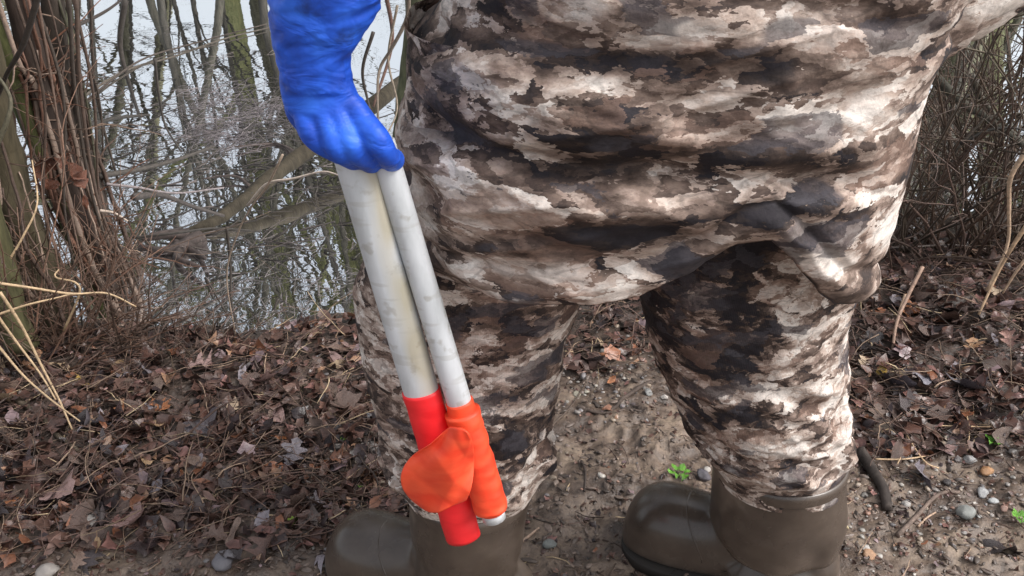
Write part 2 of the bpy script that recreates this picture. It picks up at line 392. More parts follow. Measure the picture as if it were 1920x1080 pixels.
# branches crossing over the pond
br_specs = [
 ([(130, 200, 2.3), (230, 135, 2.5), (330, 105, 2.7), (430, 70, 2.9), (560, 40, 3.1)], .004, (.09,.075,.06), 'thin dark branch crossing the pond high in the upper left'),
 ([(100, 60, 2.2), (150, 45, 2.3), (200, 20, 2.5), (240, -10, 2.7)], .006, (.05,.04,.035), 'dark branch at the top left beside the trunk'),
 ([(165, 192, 2.1), (220, 150, 2.3), (300, 108, 2.5), (400, 85, 2.7), (500, 60, 2.9)], .003, (.06,.05,.04), 'dark twig fork reaching right from the vine-wrapped trunk'),
 ([(120, 225, 2.1), (210, 150, 2.2), (270, 110, 2.3), (350, 85, 2.4), (500, 45, 2.5)], .0032, (.07,.055,.045), 'long slanting branch from the trunk toward the blue glove'),
 ([(235, 0, 2.5), (225, 80, 2.5), (240, 150, 2.5), (262, 220, 2.6)], .009, (.05,.042,.036), 'dark upright sapling standing in the water near the trunk'),
 ([(290, 110, 2.4), (298, 180, 2.4), (310, 235, 2.4), (340, 285, 2.3)], .0045, (.05,.042,.036), 'thin stem leaning over the bright water'),
 ([(185, 330, 2.1), (260, 318, 2.2), (330, 300, 2.3), (400, 275, 2.4)], .008, (.06,.052,.045), 'grey half sunken branch lying on the bright water'),
 ([(170, 235, 2.3), (215, 222, 2.4), (280, 215, 2.5)], .007, (.05,.045,.04), 'short dark stick floating below the upper left branches'),
 ([(200, 345, 2.0), (260, 352, 2.05), (330, 362, 2.1), (420, 352, 2.2)], .004, (.22,.19,.19), 'pale grey stick floating left of the sunken log'),
 ([(250, 370, 2.0), (300, 365, 2.1), (355, 385, 2.15), (420, 405, 2.2)], .009, (.07,.06,.055), 'curved dark limb under water level left of the log'),
 ([(250, 446, 1.98), (330, 437, 2.0), (400, 428, 2.05), (470, 432, 2.1)], .004, (.04,.035,.03), 'straight dark stick across the foot of the sunken log'),
 ([(425, 425, 1.95), (432, 500, 1.93), (435, 570, 1.88), (455, 640, 1.8)], .0038, (.04,.032,.026), 'thin dark stem standing in the water by the shore'),
 ([(520, 560, 1.92), (510, 600, 1.88), (505, 640, 1.83)], .003, (.04,.032,.026), 'short dark twig standing at the water edge'),
 ([(400, 560, 1.9), (385, 520, 1.9), (420, 580, 1.88), (440, 610, 1.85)], .003, (.05,.04,.034), 'crooked twig leaning on the thin dark stem'),
 ([(530, 290, 1.7), (500, 350, 1.72), (470, 390, 1.74), (445, 440, 1.76), (425, 520, 1.77), (445, 645, 1.75)], .0028, (.34,.26,.20), 'pale arching vine stem rising from the shore in front of the log'),
 ([(465, 385, 1.74), (500, 345, 1.72), (550, 335, 1.70), (605, 322, 1.68), (640, 330, 1.66)], .0032, (.48,.40,.34), 'pale bent cane ending near the white poles'),
 ([(188, 395, 1.8), (215, 400, 1.8), (240, 415, 1.8)], .004, (.42,.34,.28), 'short pale twig beside the vine-wrapped trunk'),
]
for pts, r, c, l in br_specs: stem_px('branch' if r > .0035 else 'stem', pts, r, c, l, 'branch' if r > .0035 else 'stem', 'branches over the left of the pond')
rg = random.Random(77)
for k in range(16):
    px = rg.uniform(-10, 250); Yb = rg.uniform(1.75, 2.1); ln_ = rg.uniform(-60, 60); rr_ = rg.uniform(.002, .0055); ci_ = rg.randrange(4)
    stem_px('sapling', [(px - 60 + ln_ * .3, -20, Yb + .1), (px - 25 + ln_, 180, Yb + .08), (px + ln_ * .5 + rg.uniform(-15, 15), 380, Yb + .04), (px + 35, 540, Yb), (px + 50, 655, Yb - .03)], rr_, [(.05, .038, .03), (.075, .05, .038), (.06, .055, .035), (.13, .085, .065)][ci_], '%s %s stem %s %s' % ('very thin' if rr_ < .0036 else 'thicker', ['blackish', 'dark brown', 'olive', 'pale brown'][ci_], ('strongly ' if abs(ln_) > 42 else ('slightly ' if abs(ln_) < 20 else '')) + ('leaning right' if ln_ > 0 else 'leaning left'), 'at the left edge' if px < 50 else ('in front of the vine-wrapped trunk' if px < 120 else ('between the vine-wrapped trunk and the water' if px < 180 else 'farthest right of the left tangle'))), 'sapling', 'thin stems in the left tangle')
# sunken log with broken end
root = empty('fallen_log', at_y(420, 420, 2.12)); tag(root, 'weathered brown log lying slanted half sunk in the pond', 'log')
mb = MB(); P = spline([np.array(at_z(a, b_, z)) for a, b_, z in ((345, 440, -.07), (400, 415, -.04), (470, 365, -.01), (540, 310, .02), (640, 240, .05), (760, 150, .08))], 30)
mb.tube(P, np.linspace(.014, .030, 30) , 12, (1, 1, 1), rough=.25)
o = place('trunk', mb.mesh('trunk', origin=root.location), M['bark'], root); o.color = (.05, .042, .03, 1)
for k, (pp, rr) in enumerate((([(355, 440), (310, 440), (265, 448)], .017), ([(380, 445), (320, 470), (262, 462)], .02), ([(370, 450), (330, 480), (372, 500)], .014), ([(330, 455), (370, 475), (385, 485)], .011), ([(470, 350), (440, 330), (380, 335)], .006), ([(560, 290), (520, 270), (440, 275)], .007))):
    mb = MB(); P = spline([np.array(at_z(a, b_, -.045 + .012 * math.sin(a))) for a, b_ in pp], 14); mb.tube(P, np.linspace(rr, rr * .4, 14), 8, (1, 1, 1), rough=.4)
    o = place('limb', mb.mesh('limb', origin=root.location), M['bark'], root); o.color = (.075, .06, .055, 1)

# floating twig mats and debris on the pond
mb = MB(); rg = random.Random(11)
def in_water(x, y): return y > shore_y(x) + .03
def float_twig(px, py, L, r, c, ang=None, z=WZ):
    p = at_z(px, py, z)
    if not in_water(p.x, p.y): return
    a = rg.uniform(0, 6.28) if ang is None else ang + rg.gauss(0, .35)
    mb.tube(wander((p.x, p.y, z + rg.uniform(-.002, .012)), (math.cos(a), math.sin(a), rg.gauss(0, .08)), L, 5, .16, 0, rg), np.linspace(r, r * .4, 6), 3, c)
for i in range(520):
    a = rg.uniform(0, 6.28); q = abs(rg.gauss(0, .62)); kx = rg.choice(((400, 190), (450, 225), (370, 245), (500, 200), (440, 260)))
    px = kx[0] + 85 * q * math.cos(a); py = kx[1] + 38 * q * math.sin(a)
    g = rg.uniform(.3, 1.0); float_twig(px, py, rg.uniform(.05, .18), rg.uniform(.0006, .0016), (.24*g, .21*g, .215*g))
for i in range(480):
    px = rg.uniform(230, 1100); py = rg.uniform(520, 650) - rg.random()**2 * 90
    g = rg.uniform(.35, 1.1); float_twig(px, py, rg.uniform(.03, .12), rg.uniform(.0005, .0013), (.26*g, .23*g, .23*g))
for i in range(420):
    px = rg.uniform(-50, 760); py = rg.uniform(60, 480); g = rg.uniform(.3, .9); float_twig(px, py, rg.uniform(.04, .22), rg.uniform(.0007, .002), (.18*g, .15*g, .14*g))
for i in range(700):
    px = rg.uniform(1560, 2000); py = rg.uniform(120, 500); g = rg.uniform(.3, 1.0); float_twig(px, py, rg.uniform(.04, .2), rg.uniform(.0007, .002), (.20*g, .17*g, .16*g))
for i in range(90):
    px = rg.uniform(150, 640); py = rg.choice((rg.gauss(230, 40), rg.gauss(320, 40), rg.gauss(440, 50))); g = rg.uniform(.4, 1.0); float_twig(px, py, rg.uniform(.08, .35), rg.uniform(.0015, .0045), (.085*g, .072*g, .065*g), .25)
o = place('floating_twigs', mb.mesh('floating_twigs'), M['twig']); tag(o, 'mats of fine grey twigs and debris floating on the pond', 'debris', kind='stuff')

# thin sapling and vines between glove and jacket
stem_px('sapling', [(788, -60, 3.0), (782, 60, 3.0), (770, 160, 3.0), (752, 330, 2.9)], .045, (.075, .078, .045), 'olive sapling trunk between the blue glove and the jacket', 'tree', mat='bark', rough=.15, sides=10, taper=1)
for pts, r, c in (([(765, -30, 2.4), (764, 30, 2.4), (735, 90, 2.4), (712, 130, 2.4), (708, 190, 2.3), (712, 300, 2.2)], .006, (.14, .11, .085)), ([(700, 60, 2.3), (680, 130, 2.3), (690, 190, 2.3), (716, 290, 2.2)], .005, (.05, .04, .034)),
                  ([(745, 10, 2.5), (728, 110, 2.5), (745, 200, 2.4), (722, 260, 2.3)], .004, (.2, .16, .12)), ([(775, 12, 2.6), (800, 18, 2.6), (850, 0, 2.6)], .005, (.05, .04, .034)), ([(722, -20, 2.7), (735, 80, 2.7), (700, 200, 2.6)], .007, (.11, .06, .045))):
    stem_px('vine', pts, r, c, {765: 'brown twisting vine running down beside the jacket edge', 700: 'dark vine closest to the blue glove', 745: 'pale thin vine in front of the olive sapling', 775: 'short dark twig level across the top by the jacket', 722: 'reddish thicker vine behind the blue glove'}[pts[0][0]], 'vine', 'vines between the glove and the jacket')

# ------------------------------------------------------------------ right thicket
lim = [
 ([(1740, 130, 2.1), (1800, 190, 2.08), (1860, 228, 2.05), (1940, 290, 2.0)], .0135, (.085, .08, .065), 'thick grey limb slanting down to the right edge'),
 ([(1820, 140, 2.12), (1850, 200, 2.12), (1905, 255, 2.1), (1950, 300, 2.08)], .009, (.10, .09, .07), 'thinner grey limb alongside the thick slanting limb'),
 ([(1795, 280, 2.0), (1830, 240, 2.0), (1860, 218, 2.0), (1940, 210, 2.0)], .004, (.12, .10, .08), 'curving dark branch arching to the right edge'),
 ([(1800, 270, 2.0), (1850, 245, 2.0), (1900, 240, 2.0), (1940, 250, 2.0)], .005, (.04, .035, .03), 'dark branch below the slanting limb'),
 ([(1700, 220, 2.8), (1745, 195, 2.8), (1790, 150, 2.8), (1840, 60, 2.8)], .007, (.10, .085, .07), 'thin limb rising behind the walker to the upper right'),
 ([(1760, 40, 2.9), (1752, 200, 2.8), (1748, 300, 2.7), (1770, 400, 2.5), (1790, 480, 2.3)], .006, (.12, .09, .07), 'hanging vine in the middle of the right thicket'),
 ([(1735, 60, 3.0), (1722, 240, 2.9), (1712, 330, 2.8), (1722, 460, 2.6)], .022, (.05, .045, .035), 'dark trunk shape for a reflection in the pond, just right of the walker'),  # solid stem built in place of a trunk's reflection on the water
 ([(1690, 150, 3.2), (1700, 300, 3.1), (1690, 470, 2.8)], .03, (.055, .052, .04), 'olive trunk shape for a reflection in the pond, partly hidden by the walker'),  # second solid stem for the same trunk reflection
 ([(1890, 60, 3.0), (1896, 250, 2.9), (1888, 400, 2.6), (1880, 480, 2.4)], .007, (.06, .055, .04), 'dark upright sapling near the right edge'),
 ([(1780, 350, 2.6), (1840, 342, 2.6), (1900, 340, 2.6), (1940, 330, 2.6)], .005, (.04, .035, .03), 'low dark branch reaching in from the right edge'),
 ([(1650, 465, 2.1), (1720, 462, 2.1), (1800, 460, 2.1), (1890, 475, 2.1), (1940, 480, 2.1)], .003, (.32, .27, .24), 'pale thin twig stretched across the right thicket'),
 ([(1658, 425, 2.1), (1690, 460, 2.1), (1710, 490, 2.1), (1725, 505, 2.1)], .0035, (.34, .28, .23), 'pale twig crossing the stretched twig'),
 ([(1730, 500, 1.7), (1700, 560, 1.66), (1680, 610, 1.62), (1668, 690, 1.56), (1640, 740, 1.5), (1600, 800, 1.42)], .0042, (.36, .24, .18), 'tall tan cane leaning up from the litter behind the walker'),
 ([(1698, 552, 1.72), (1685, 590, 1.69), (1678, 625, 1.66)], .004, (.42, .29, .20), 'short tan cane beside the tall leaning cane'),
 ([(1935, 270, 1.75), (1896, 330, 1.75), (1892, 390, 1.75), (1888, 462, 1.74), (1850, 545, 1.72)], .006, (.50, .36, .25), 'pale tan bent stem near the right edge'),
 ([(1940, 400, 1.7), (1900, 460, 1.7), (1872, 510, 1.7), (1835, 590, 1.66)], .0055, (.48, .33, .21), 'golden tan stalk leaning at the right edge'),
 ([(1935, 470, 1.65), (1905, 510, 1.65), (1880, 550, 1.65)], .004, (.45, .32, .22), 'shorter tan stalk behind the golden stalk'),
 ([(1790, 765, 1.45), (1840, 800, 1.43), (1880, 850, 1.38), (1900, 910, 1.3), (1922, 950, 1.25)], .003, (.55, .42, .26), 'long straw blade curving down the right side'),
]
for pts, r, c, l in lim: stem_px('branch' if r < .015 else 'limb', pts, r, c, l, 'branch', 'branches of the right thicket' if r < .012 else None, mat='bark' if r > .01 else 'twig', rough=.12 if r > .01 else 0)
rg = random.Random(5)
shrub_names = ['tangled brown shrub', 'grey twiggy shrub', 'dense thorny shrub', 'thin reddish shrub']
k = 0
for px, py, hh, ns, cc in ((1640, 500, 1.1, 26, (.13,.10,.085)), (1690, 480, 1.2, 30, (.10,.085,.07)), (1740, 490, 1.2, 32, (.16,.115,.09)), (1790, 500, 1.1, 30, (.12,.09,.08)), (1840, 490, 1.2, 32, (.15,.12,.10)), (1890, 500, 1.2, 32, (.11,.09,.07)), (1950, 510, 1.2, 30, (.15,.11,.085)), (1720, 380, 1.2, 26, (.09,.08,.065)), (1800, 370, 1.3, 28, (.11,.09,.075)), (1880, 380, 1.3, 28, (.09,.08,.06)), (2050, 480, 1.2, 30, (.12,.1,.08))):
    p = at_z(px, py, -.05); mb = MB(); bush(mb, (0, 0, 0), hh, int(ns * .48), (rg.uniform(-.3, .3), rg.uniform(-.2, .1)), .42, tuple(v * v_ for v, v_ in zip(cc, (.95, .84, .76))), .0036, 4, rg)
    o = place('shrub', mb.mesh('shrub'), M['twig'], loc=p)
    k += 1; tag(o, '%s in the right thicket %s' % (shrub_names[k % 4], 'at the right edge' if px > 1870 else ('standing in the water' if py < 400 else ('beside the walker' if px < 1700 else 'behind the leaf litter'))) + (', the %s one' % ['nearer', 'farther'][int(py < 485)]), 'shrub', 'shrubs of the right thicket')
for i, (px, py, hh, ns, cc) in enumerate(((40, 690, .5, 18, (.16,.09,.062)), (120, 660, .42, 20, (.13,.08,.058)), (230, 648, .28, 16, (.13,.085,.065)), (310, 655, .17, 12, (.12,.08,.065)), (-60, 640, .7, 18, (.14,.095,.07)), (380, 655, .14, 8, (.12,.085,.065)))):
    p = at_z(px, py, -.03); mb = MB(); bush(mb, (0, 0, 0), hh, ns, (rg.uniform(-.4, .4), rg.uniform(-.1, .3)), .6, cc, .0026, 4, rg)
    o = place('bramble', mb.mesh('bramble'), M['twig'], loc=p)
    tag(o, ['reddish bramble in front of the mossy left trunk', 'reddish brown bramble before the vine-wrapped trunk', 'low brown bramble at the foot of the olive trunk', 'small brown bramble on the shore under the log', 'tall bramble at the far left corner', 'tiny bramble tuft at the water edge'][i], 'bramble', 'brambles on the left bank')
# straw stalks left
for pts, r, l in (([(0, 548, 1.42), (40, 610, 1.42), (80, 690, 1.40), (112, 752, 1.36), (135, 805, 1.33)], .0032, 'bright straw stalk leaning at the left edge, the longest one'),
                  ([(-10, 585, 1.40), (30, 640, 1.40), (75, 700, 1.38), (105, 750, 1.35)], .0028, 'straw stalk just below the longest straw stalk'),
                  ([(-10, 530, 1.5), (60, 540, 1.52), (135, 551, 1.55), (200, 550, 1.57), (255, 575, 1.58)], .0032, 'pale twig reaching right across the left trunks'),
                  ([(-10, 592, 1.5), (50, 572, 1.51), (100, 560, 1.53), (135, 551, 1.55)], .0028, 'pale twig joining the reaching twig from below'),
                  ([(-10, 640, 1.4), (40, 700, 1.38), (90, 745, 1.34), (150, 790, 1.3)], .0026, 'faded straw stalk low at the left edge'),
                  ([(10, 500, 1.6), (45, 440, 1.62), (70, 380, 1.65), (60, 300, 1.7)], .0028, 'tan stem rising in front of the left trunk'),
                  ([(120, 620, 1.6), (150, 540, 1.6), (105, 520, 1.62), (110, 505, 1.64)], .0028, 'yellowish stem crossing the olive trunk')):
    stem_px('straw_stalk', pts, r, STRAW, l, 'stalk', 'pale stalks at the left')

# ------------------------------------------------------------------ leaves
def leaf_geo(kind, rg, n=8, m=5):
    L = 1.0; u = np.linspace(0, 1, n + 1)
    if kind == 'oval': wd = .30 * np.sin(np.pi * np.clip(u, 0, 1) ** .85) ** .8
    elif kind == 'lobed': wd = .30 * np.sin(np.pi * u ** .8) ** .6 * (1 + .55 * np.cos(u * 2 * np.pi * 3.2))
    elif kind == 'broad': wd = .46 * np.sin(np.pi * u ** .75) ** .7 * (1 + .25 * np.cos(u * 2 * np.pi * 2.4 + .6))
    else: wd = .16 * np.sin(np.pi * u ** .9) ** .8
    wd = np.clip(wd, .012, 1) * np.array([rg.uniform(.82, 1.15) for _ in u])
    v = np.linspace(-1, 1, m)
    U, Vv = np.meshgrid(u, v, indexing='ij'); x = (U - .5) * L + .12 * np.abs(Vv) * np.sin(U * 12) * wd[:, None]; y = Vv * wd[:, None]
    k1 = rg.uniform(-1.6, 1.6); k2 = rg.uniform(-2.2, 2.2); fold = rg.uniform(-.25, .45)
    z = k1 * (U - .5) ** 2 * .6 + k2 * y ** 2 * .9 + fold * np.abs(y) + .05 * np.sin(U * 9 + k1 * 3) * Vv + rg.uniform(-.15, .15) * (U - .5) * Vv
    P = np.stack([x, y, z], -1).reshape(-1, 3)
    i, j = np.meshgrid(np.arange(n), np.arange(m - 1), indexing='ij'); q = (i * m + j).ravel()
    F = np.stack([q, q + 1, q + 1 + m, q + m], 1)
    c = np.ones((len(P), 3)) * (1 - .22 * np.exp(-(Vv.reshape(-1, 1) * 4) ** 2))
    return P, F, c
LK = ['oval', 'lobed', 'broad', 'slim']
rgl = random.Random(21)
leaf_meshes = []
for k in range(16):
    P, F, c = leaf_geo(LK[k % 4], rgl, 12, 5)
    mb = MB(); mb.add(P, F, None, c)
    zz = P[2, 2]; mb.tube([(-.5, 0, zz), (-.62, .02, zz + .02), (-.74, .0, zz + .06)], [.012, .01, .008], 4, (.8, .7, .6))
    leaf_meshes.append(mb.mesh('fallen_leaf'))
def g_norm(x, y):
    e = .015; dx = (ground_h(x + e, y, False) - ground_h(x - e, y, False)) / (2*e); dy = (ground_h(x, y + e, False) - ground_h(x, y - e, False)) / (2*e)
    return Vector((-float(dx), -float(dy), 1)).normalized()
def put_leaf(px, py, size, c, kind, label, group='fallen leaves on the bank', lift=.006, tilt=.3, name='fallen_leaf', cat='leaf'):
    p = at_z(px, py, 0.0); p = at_z(px, py, float(ground_h(p.x, p.y))); z = float(ground_h(p.x, p.y))
    if z < WZ: z = WZ
    k = LK.index(kind) + 4 * rgl.randrange(4)
    o = place(name, leaf_meshes[k], M['leaf'], loc=(p.x, p.y, z + lift + size * .05))
    nrm = g_norm(p.x, p.y); q = nrm.to_track_quat('Z', 'Y') @ Quaternion((0, 0, 1), rgl.uniform(0, 6.28)) @ Quaternion((1, 0, 0), rgl.gauss(0, tilt)) @ Quaternion((0, 1, 0), rgl.gauss(0, tilt))
    o.rotation_mode = 'QUATERNION'; o.rotation_quaternion = q; o.scale = (size,) * 3; o.color = (*c, 1)
    tag(o, label, cat, group); return o
OR = (.42, .17, .075); TAN = (.50, .33, .19); CR = (.62, .47, .33); PK = (.34, .22, .20); YL = (.46, .30, .07); LIL = (.25, .22, .24); BR = (.105, .068, .055); DK = (.045, .036, .038)
stand = [(160, 728, .06, YL, 'oval', 'yellow ochre leaf at the left below the brambles'), (228, 692, .045, TAN, 'broad', 'small tan leaf above the ochre leaf'), (236, 716, .06, LIL, 'lobed', 'grey lilac lobed leaf right of the ochre leaf'),
 (225, 780, .05, OR, 'oval', 'rusty orange leaf low left below the lilac leaf'), (305, 772, .06, OR, 'lobed', 'rusty leaf near the centre of the left litter'), (296, 812, .05, TAN, 'oval', 'tan leaf just below the rusty leaf in the left litter'),
 (278, 872, .05, TAN, 'oval', 'yellowish tan leaf standing on edge in the left litter'), (440, 772, .058, CR, 'oval', 'cream pointed leaf in the left litter'), (540, 702, .055, OR, 'lobed', 'bright orange brown leaf near the left shore'),
 (498, 728, .07, PK, 'broad', 'pinkish broad leaf beside the orange leaf near shore'), (650, 685, .07, PK, 'broad', 'pink grey leaf beside the trouser leg'), (537, 834, .05, OR, 'broad', 'dark orange leaf above the pale grey leaf'),
 (552, 862, .075, LIL, 'lobed', 'pale grey lobed leaf left of the walker'), (112, 928, .10, PK, 'broad', 'large pinkish leaf at the lower left'), (40, 950, .06, OR, 'broad', 'orange tan leaf at the lower left edge'),
 (380, 805, .10, (.13, .11, .12), 'broad', 'dark wet curled leaf in the middle of the left litter'), (365, 920, .09, (.17, .12, .11), 'lobed', 'brown lobed leaf above the lower left mud'), (185, 1042, .055, TAN, 'lobed', 'tan leaf in the mud at the bottom left'),
 (300, 925, .06, LIL, 'oval', 'greyish leaf left of the brown lobed leaf'), (620, 775, .06, (.27, .19, .15), 'oval', 'light brown leaf beside the pebbles'), (580, 985, .05, (.12, .09, .08), 'broad', 'dark leaf near the left boot'),
 (600, 745, .055, (.3, .17, .12), 'lobed', 'reddish leaf close to the white poles'), (470, 905, .05, (.22, .16, .14), 'oval', 'brown leaf near the straw bits at left'), (500, 1040, .07, (.14, .08, .065), 'lobed', 'reddish dark leaf at the bottom left of the boot'),
 (1126, 676, .035, OR, 'slim', 'thin orange leaf flake between the two legs'), (1146, 722, .03, OR, 'oval', 'small orange flake below the thin flake'), (1140, 768, .03, (.33,.16,.1), 'oval', 'reddish flake above the mud mound'),
 (1705, 588, .06, OR, 'broad', 'orange brown leaf beside the tall cane'), (1825, 652, .065, (.48, .28, .16), 'lobed', 'pale orange leaf lying in the right litter'), (1888, 636, .06, (.42, .24, .2), 'lobed', 'pinkish orange leaf near the right edge'),
 (1775, 605, .085, (.12, .07, .055), 'broad', 'large dark brown leaf below the right thicket'), (1750, 694, .075, (.27, .19, .155), 'broad', 'light brown folded leaf over dark wet leaves'), (1672, 735, .10, (.10, .085, .10), 'broad', 'dark purple wet leaf in the right litter'),
 (1725, 722, .08, (.27, .26, .30), 'oval', 'shiny blue grey leaf standing among dark leaves'), (1815, 742, .095, (.10, .09, .105), 'broad', 'dark slate leaf lying in the right litter'), (1860, 735, .075, (.15, .12, .12), 'lobed', 'grey brown curled leaf by the pale mud'),
 (1650, 705, .05, YL, 'oval', 'small yellow brown leaf beside the cane foot'), (1615, 690, .04, CR, 'lobed', 'pale leaf scrap beside the trouser leg'), (1728, 898, .085, (.19, .165, .19), 'broad', 'purplish grey flat leaf on the right mud'),
 (1700, 770, .08, (.08, .06, .06), 'lobed', 'blackish leaf under the shiny leaf'), (1860, 560, .05, CR, 'oval', 'pale leaf under the golden stalk'), (1690, 640, .06, (.2, .11, .08), 'broad', 'reddish brown leaf left of the dark brown leaf'),
 (1565, 1030, .045, DK, 'lobed', 'black leaf scrap beside the right boot'), (1880, 1035, .08, DK, 'broad', 'black leaf at the lower right corner'), (690, 735, .05, PK, 'oval', 'pinkish leaf half hidden behind the poles')]
for s in stand: put_leaf(s[0], s[1], s[2] * .78, tuple(v * .82 for v in s[3]), s[4], s[5], lift=.014 if litter(np.array(at_z(s[0], s[1]).x), np.array(at_z(s[0], s[1]).y)) > .3 else .006, tilt=.42)
zones = []
def rand_c(rg):
    q = rg.random(); g = rg.uniform(.7, 1.35)
    c = BR if q < .42 else ((.16, .11, .088) if q < .66 else (DK if q < .84 else (tuple(v*.7 for v in PK) if q < .91 else ((.27, .14, .08) if q < .94 else (LIL if q < .975 else (.36, .26, .17))))))
    nm = 'brown' if q < .42 else ('light brown' if q < .66 else ('blackish' if q < .84 else ('pinkish brown' if q < .91 else ('orange brown' if q < .94 else ('greyish' if q < .975 else 'tan')))))
    return tuple(min(v * g, .8) for v in c), nm
cnt = 0; rgn = random.Random(33); used_l = set()
def lm_label(px, py, nm, kind, size):
    best = sorted(stand, key=lambda q: (q[0]-px)**2 + 2*(q[1]-py)**2)
    shape = {'oval': 'oval', 'lobed': 'lobed', 'broad': 'broad', 'slim': 'narrow'}[kind]; sz = 'small' if size < .036 else ('medium' if size < .048 else 'large')
    for b_ in best[:8]:
        dx, dy = px - b_[0], py - b_[1]; rel = ('right of' if dx > 0 else 'left of') if abs(dx) > abs(dy) else ('below' if dy > 0 else 'above'); far_ = 'just ' if dx*dx + dy*dy < 3600 else 'farther '
        l = '%s %s %s leaf %s%s the %s' % (sz, nm, shape, far_, rel, b_[5]); l = ' '.join(l.split()[:16])
        if l not in used_l: used_l.add(l); return l
    return l
while cnt < 215:
    px = rgn.uniform(0, 1920); py = rgn.uniform(560, 1075)
    p = at_z(px, py, 0)
    if 700 < px < 1040 or 1190 < px < 1590: continue
    if p.y > shore_y(p.x) - .03 or rgn.random() > litter(np.array(p.x), np.array(p.y)): continue
    c, nm = rand_c(rgn)
    sz_ = rgn.uniform(.03, .068); kd = rgn.choice(LK); put_leaf(px, py, sz_, c, kd, lm_label(px, py, nm, kd, sz_), 'scattered dead leaves in the litter', .012, .5)
    cnt += 1
# bulk litter: thousands of smaller leaves and bits
mb = MB(); geo = [leaf_geo(LK[k % 4], rgl, 5, 3) for k in range(24)]
Nn = 0
for t in range(26000):
    px = rgn.uniform(-250, 2200); py = rgn.uniform(430, 1150)
    p = at_z(px, py, 0)
    far = p.y - float(shore_y(p.x))
    lt = float(litter(np.array(p.x), np.array(p.y)))
    if far > .04 or rgn.random() > lt * .42 + .13: continue
    P, F, c = geo[rgn.randrange(24)]
    s = .009 + .040 * rgn.random() ** 1.6 if lt > .3 else rgn.uniform(.005, .016)
    a = rgn.uniform(0, 6.28); tl = rgn.gauss(0, .45); tl2 = rgn.gauss(0, .45)
    Rm = np.array((Matrix.Rotation(a, 3, 'Z') @ Matrix.Rotation(tl, 3, 'X') @ Matrix.Rotation(tl2, 3, 'Y')))
    z = float(ground_h(p.x, p.y)) + rgn.uniform(.0, .022) * lt
    Q = (P * s) @ Rm.T + np.array([p.x, p.y, z + .002])
    cc, _ = rand_c(rgn); mb.add(Q, F, None, c * np.array(cc) * np.array([.86, .69, .66])); Nn += 1
print('bulk leaves', Nn)
o = place('leaf_litter', mb.mesh('leaf_litter'), M['leaf']); tag(o, 'mass of small dead leaves and bits covering the bank', 'leaf litter', kind='stuff')
# bulk fine stems over the litter
mb = MB()
for t in range(16000):
    px = rgn.uniform(-250, 2200); py = rgn.uniform(450, 1130); p = at_z(px, py, 0); lt = float(litter(np.array(p.x), np.array(p.y)))
    if p.y > shore_y(p.x) + .03 or rgn.random() > lt * .5 + .06: continue
    a = rgn.uniform(0, 6.28); L = rgn.uniform(.02, .16) * (.4 + .8 * lt); z = float(ground_h(p.x, p.y)) + rgn.uniform(0, .03) * lt + .002
    q = rgn.random(); g = rgn.uniform(.5, 1.3); c = np.array((.15, .095, .075) if q < .5 else ((.07, .05, .042) if q < .78 else ((.30, .21, .15) if q < .95 else (.5, .38, .24)))) * g
    r = rgn.uniform(.0005, .0017) * (1 if rgn.random() < .93 else 1.8)
    P = wander((p.x, p.y, z), (math.cos(a), math.sin(a), rgn.gauss(0.05, .22)), L, 6, .17, .05, rgn)
    mb.tube(P, np.linspace(r, r * .5, 7), 3, c)
o = place('twig_litter', mb.mesh('twig_litter'), M['twig']); tag(o, 'tangle of fine dead stems and twigs over the leaf litter', 'twigs', kind='stuff')

# dead leaves caught in the vines of the thick trunk
for k, (px, py, sz) in enumerate(((92, 300, .05), (75, 318, .045), (110, 330, .05), (140, 322, .055), (150, 335, .045), (100, 348, .05), (82, 285, .04), (120, 300, .04), (60, 500, .05), (30, 520, .05), (200, 500, .04), (130, 262, .035), (160, 380, .04), (35, 380, .045))):
    p = at_y(px, py, 1.86); o = place('leaf', leaf_meshes[rgn.randrange(16)], M['leaf'], vine_tree); o.location = p - vine_tree.location; o.scale = (sz,) * 3
    o.rotation_euler = (rgn.uniform(-1.5, 1.5), rgn.uniform(.4, 1.5), rgn.uniform(0, 6.28)); g = rgn.uniform(.6, 1.2); o.color = (.22 * g, .085 * g, .05 * g, 1)
# sticks on the ground
def ground_stick(pts, r, c, label, name='stick', lift=None, rough=.15, taper=.6):
    W = []
    for a, b_ in pts:
        p = at_z(a, b_, 0); W.append(np.array([p.x, p.y, float(ground_h(p.x, p.y)) + (r * .8 if lift is None else lift)]))
    P = spline(W, 16); P[:, 2] = np.maximum(P[:, 2], [float(ground_h(q[0], q[1])) + r * .4 for q in P]); mb = MB(); mb.tube(P, np.linspace(r, r * taper, 16), 8, (1, 1, 1), rough=rough)
    o = place(name, mb.mesh(name, origin=P[0]), M['bark'] if r > .004 else M['twig'], loc=P[0]); o.color = (*c, 1); tag(o, label, 'stick' if name == 'stick' else 'twig', 'sticks on the ground')
ground_stick([(1612, 850), (1635, 885), (1655, 925), (1664, 958)], .0105, (.055, .045, .04), 'thick dark bent stick on the mud right of the boot', taper=.85)
ground_stick([(1682, 1008), (1720, 965), (1758, 928), (1800, 920)], .0045, (.16, .12, .10), 'thin bent brown stick on the right mud')
ground_stick([(1722, 985), (1738, 968), (1756, 955)], .0022, (.40, .28, .20), 'small tan twig touching the thin bent stick', 'twig')
ground_stick([(610, 884), (680, 874), (745, 872), (790, 880)], .0045, (.08, .06, .05), 'dark stick running behind the orange taped poles')
ground_stick([(470, 640), (520, 628), (590, 622), (660, 650)], .005, (.12, .085, .07), 'brown stick along the left shore')
ground_stick([(960, 1052), (990, 1020), (1010, 1000)], .0028, (.35, .25, .19), 'pale broken twig between the boots', 'twig')
